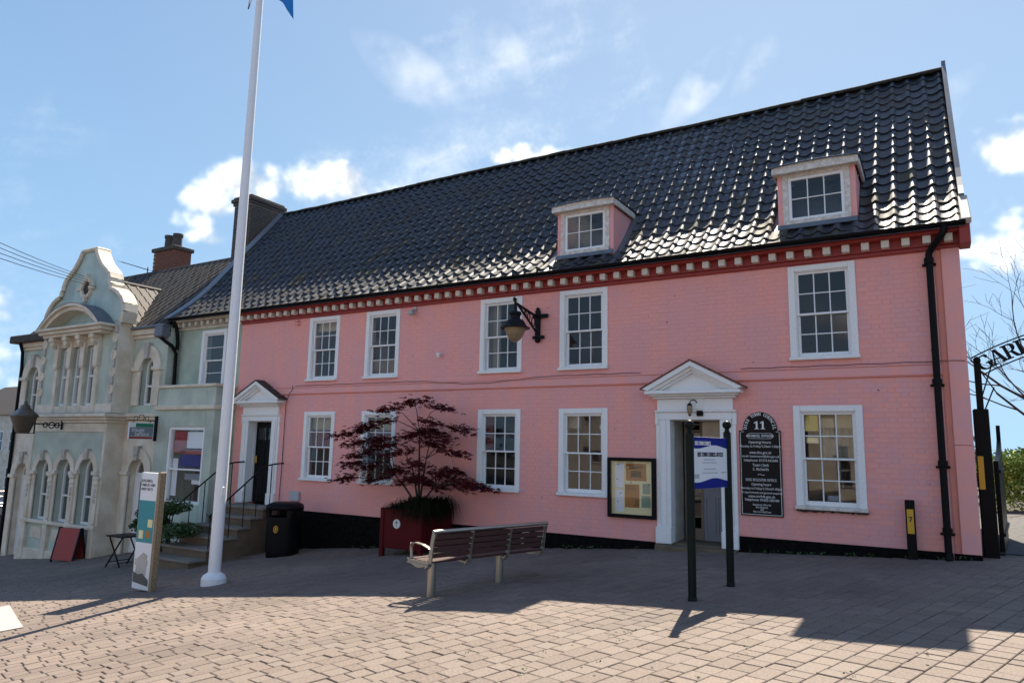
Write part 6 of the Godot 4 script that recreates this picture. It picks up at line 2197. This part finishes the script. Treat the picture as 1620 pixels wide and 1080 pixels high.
func build_gate() -> void:
	# black gate post, leaf and lettered arch beside the pink building
	var gp := thing("gate_post", "stout black square gate post against the corner of the pink building", "post", GP(0.56, -0.45))
	var m := MB.new()
	m.bbox(Vector3(-0.10, -0.1, -0.12), Vector3(0.09, 2.10, 0.12), 0.012)
	part("post", m, M.black, gp)
	m = MB.new()
	m.bbox(Vector3(-0.045, 2.10, -0.05), Vector3(0.04, 2.78, 0.05), 0.008); m.ball(Vector3(0, 2.82, 0), Vector3(0.05, 0.06, 0.05), 10)
	part("finial", m, M.black, gp)
	m = MB.new()
	m.box(Vector3(-0.09, 0.95, 0.1205), Vector3(-0.02, 1.42, 0.124))
	part("plate", m, M.yellow, gp)
	var gl := thing("gate_leaf", "open black boarded gate leaf with curved top swung back along the lane", "gate", GP(0.70, -0.60))
	m = MB.new()
	var po := PackedVector2Array([Vector2(0.0, 0.06), Vector2(2.3, 0.06), Vector2(2.3, 1.95)])
	for k in 9: po.append(Vector2(lerpf(2.2, 0.0, k / 8.0), 1.35 + 0.35 * pow(1.0 - k / 8.0, 2.0)))
	m.prism(po, -0.03, 0.03, Transform3D(Basis(Vector3(0.085, 0, -0.9964), Vector3.UP, Vector3(0.9964, 0, 0.085)), Vector3.ZERO))
	part("board", m, M.black, gl)
	m = MB.new()
	for y in [0.3, 1.2]: m.bar(Vector3(0.04, y, -0.02), Vector3(0.235, y, -2.24), 0.03, 0.05)
	part("brace", m, M.iron, gl)
	var ga := thing("gate_arch", "wrought iron arch over the lane carrying large black letters", "sign", Vector3(0, 0, -0.55))
	var cx := 2.54
	var cy := -0.545
	for r in [4.15, 3.86]:
		m = MB.new()
		var pts := []
		for k in 25:
			var a := lerpf(PI * 0.665, PI * 0.335, k / 24.0)
			pts.append(Vector3(cx + r * cos(a), cy + r * sin(a), 0))
		m.tube(pts, 0.011, 6)
		part("rail", m, M.iron, ga)
	var letters := "GARD"
	for k in 4:
		var a := deg_to_rad(118.1 - 2.6 * k)
		var o := text(letters[k], 0.29, M.iron, ga, Vector3(cx + 4.0 * cos(a), cy + 4.0 * sin(a), 0), Basis(Vector3.BACK, a - PI / 2), true, "Droid Serif")
		o.mesh.depth = 0.02
	m = MB.new()
	for q in [[2.45, 2.98, 0.62], [2.2, 2.62, 0.62]]: m.tube([Vector3(0.58, q[0], 0.05), Vector3(0.75, q[1], 0.0)], 0.01, 5)
	part("stay", m, M.iron, ga)
# ---------------------------------------------------------------- further off
func simple_house(called: String, label: String, x0: float, x1: float, z0: float, z1: float, y0: float, eave: float, ridge: float, wall: Material, roofm: Material, face: int, cols: int, rows: Array) -> void:
	var h := thing(called, label, "house")
	var m := MB.new()
	m.box(Vector3(x0, y0, z0), Vector3(x1, eave, z1))
	part("wall", m, wall, h)
	m = MB.new()
	var zm := (z0 + z1) / 2
	m.prism(PackedVector2Array([Vector2(z0 - 0.3, eave), Vector2(z1 + 0.3, eave), Vector2(zm, ridge)]), x0 - 0.2, x1 + 0.2, Transform3D(Basis(Vector3(0, 0, 1), Vector3.UP, Vector3(-1, 0, 0)), Vector3(x0 + x1, 0, 0) * 1.0))
	var roof := part("roof", m, roofm, h)
	roof.position.x = 0
	var zf := z1 if face > 0 else z0
	for r in rows:
		for c in cols:
			var x := lerpf(x0, x1, (c + 0.5) / cols)
			var w := MB.new()
			w.box(Vector3(x - 0.55, r, zf - 0.05), Vector3(x - 0.47, r + 1.5, zf + face * 0.05)); w.box(Vector3(x + 0.47, r, zf - 0.05), Vector3(x + 0.55, r + 1.5, zf + face * 0.05))
			w.box(Vector3(x - 0.47, r + 1.42, zf - 0.05), Vector3(x + 0.47, r + 1.5, zf + face * 0.05)); w.box(Vector3(x - 0.6, r - 0.06, zf - 0.05), Vector3(x + 0.6, r, zf + face * 0.09)); w.box(Vector3(x - 0.47, r + 0.7, zf - 0.05), Vector3(x + 0.47, r + 0.76, zf + face * 0.04)); w.box(Vector3(x - 0.03, r, zf - 0.05), Vector3(x + 0.03, r + 1.42, zf + face * 0.035))
			var wo := part("window", w, M.white, h)
			var g := MB.new()
			g.box(Vector3(x - 0.47, r, zf - 0.02), Vector3(x + 0.47, r + 1.42, zf + face * 0.012))
			part("pane", g, M.dark_glass, wo)
func build_far() -> void:
	M.dark_glass = mat(lin(0.015, 0.018, 0.022), 0.05)
	simple_house("far_house", "cream rendered house with dark pantile roof down the hill past the car park", -74, -61.5, -24, -16, -4, 3.4, 6.2, M.stonewhite, M.brown_tile, 1, 6, [-2.2, 0.6])
	# houses across the street, behind the camera, mirrored in the windows
	simple_house("street_house", "grey rendered house with orange tiled roof across the street, facing the pink building", -24, -12, 33, 42, -1.5, 4.6, 7.8, M.greywhite, mat(lin(0.30, 0.09, 0.04), 0.8), -1, 5, [0.5, 3.5])
	simple_house("street_house", "white rendered house with red tiled roof across the street", -11.6, -1, 34, 43, -1.0, 4.2, 7.2, M.stonewhite, mat(lin(0.30, 0.09, 0.04), 0.8), -1, 4, [0.4, 3.0])
	simple_house("street_house", "cream house with slate roof across the street", -0.6, 13, 33, 43, -0.5, 5.2, 8.6, M.cream, M.lead, -1, 6, [0.8, 3.8])
	var cols := [[lin(0.02, 0.10, 0.42), "blue"], [lin(0.5, 0.5, 0.5), "silver"], [lin(0.30, 0.02, 0.02), "dark red"], [lin(0.02, 0.02, 0.025), "black"]]
	var at := [Vector3(-41.6, 0, -6.0), Vector3(-47.5, 0, -8.2), Vector3(-53.5, 0, -11.0), Vector3(-38.2, 0, -4.9)]
	for k in 4: car(at[k], cols[k][0], "small %s car parked down the hill past the green building" % cols[k][1])
func car(at: Vector3, col: Color, label: String) -> void:
	at.y = G(at.x, at.z)
	var c := thing("parked_car", label, "car", at, deg_to_rad(20), "cars parked down the hill")
	var m := MB.new()
	var side := PackedVector2Array([Vector2(-2.0, 0.28), Vector2(2.0, 0.28), Vector2(2.05, 0.62), Vector2(1.95, 0.85), Vector2(1.05, 0.98), Vector2(-1.9, 0.98), Vector2(-2.05, 0.75)])
	m.prism(side, -0.85, 0.85)
	part("body", m, mat(col, 0.25, 0.0), c)
	m = MB.new()
	m.prism(PackedVector2Array([Vector2(-1.8, 0.98), Vector2(1.0, 0.98), Vector2(0.45, 1.42), Vector2(-1.35, 1.44)]), -0.72, 0.72)
	part("windows", m, M.dark_glass, c)
	m = MB.new()
	m.bbox(Vector3(-1.38, 1.42, -0.70), Vector3(0.48, 1.49, 0.70), 0.03)
	part("roof", m, mat(col, 0.25, 0.0), c)
	for x in [-1.25, 1.25]:
		for z in [-0.80, 0.80]:
			m = MB.new()
			m.cyl(Vector3(x, 0.31, z - 0.09), Vector3(x, 0.31, z + 0.09), 0.31, 0.31, 16)
			var w := part("wheel", m, M.black, c)
			m = MB.new()
			m.cyl(Vector3(x, 0.31, z - 0.1), Vector3(x, 0.31, z + 0.1), 0.19, 0.19, 12)
			part("rim", m, M.steel, w)
func build_slabs() -> void:
	var root := Node3D.new()
	root.name = "slab_path"
	root.set_meta("kind", "structure")
	add_child(root)
	var u := Vector3(2.98, 0, 1.19).normalized()
	var v := Vector3(-u.z, 0, u.x)
	for i in 5:
		for j in 3:
			var a := Vector3(-13.64, 0, 5.63) + u * (i * 0.64) + v * (j * 0.62)
			var m := MB.new()
			var q := []
			for s in [[0.006, 0.006], [0.634, 0.006], [0.634, 0.614], [0.006, 0.614]]:
				var p: Vector3 = a + u * s[0] + v * s[1]
				p.y = G(p.x, p.z) + 0.012
				q.append(p)
			m.quad(q[3], q[2], q[1], q[0])
			for k in 4: m.eq(q[k], q[(k + 1) % 4], q[(k + 1) % 4] - Vector3(0, 0.03, 0), q[k] - Vector3(0, 0.03, 0), q[k] + q[(k + 1) % 4] - q[0] - q[2])
			part("slab", m, M.slab, root)
func _ready() -> void:
	materials()
	light_and_camera()
	build_ground()
	build_paving()
	build_slabs()
	build_pink()
	build_green_shop()
	build_ornate()
	build_furniture()
	build_plants()
	build_far()
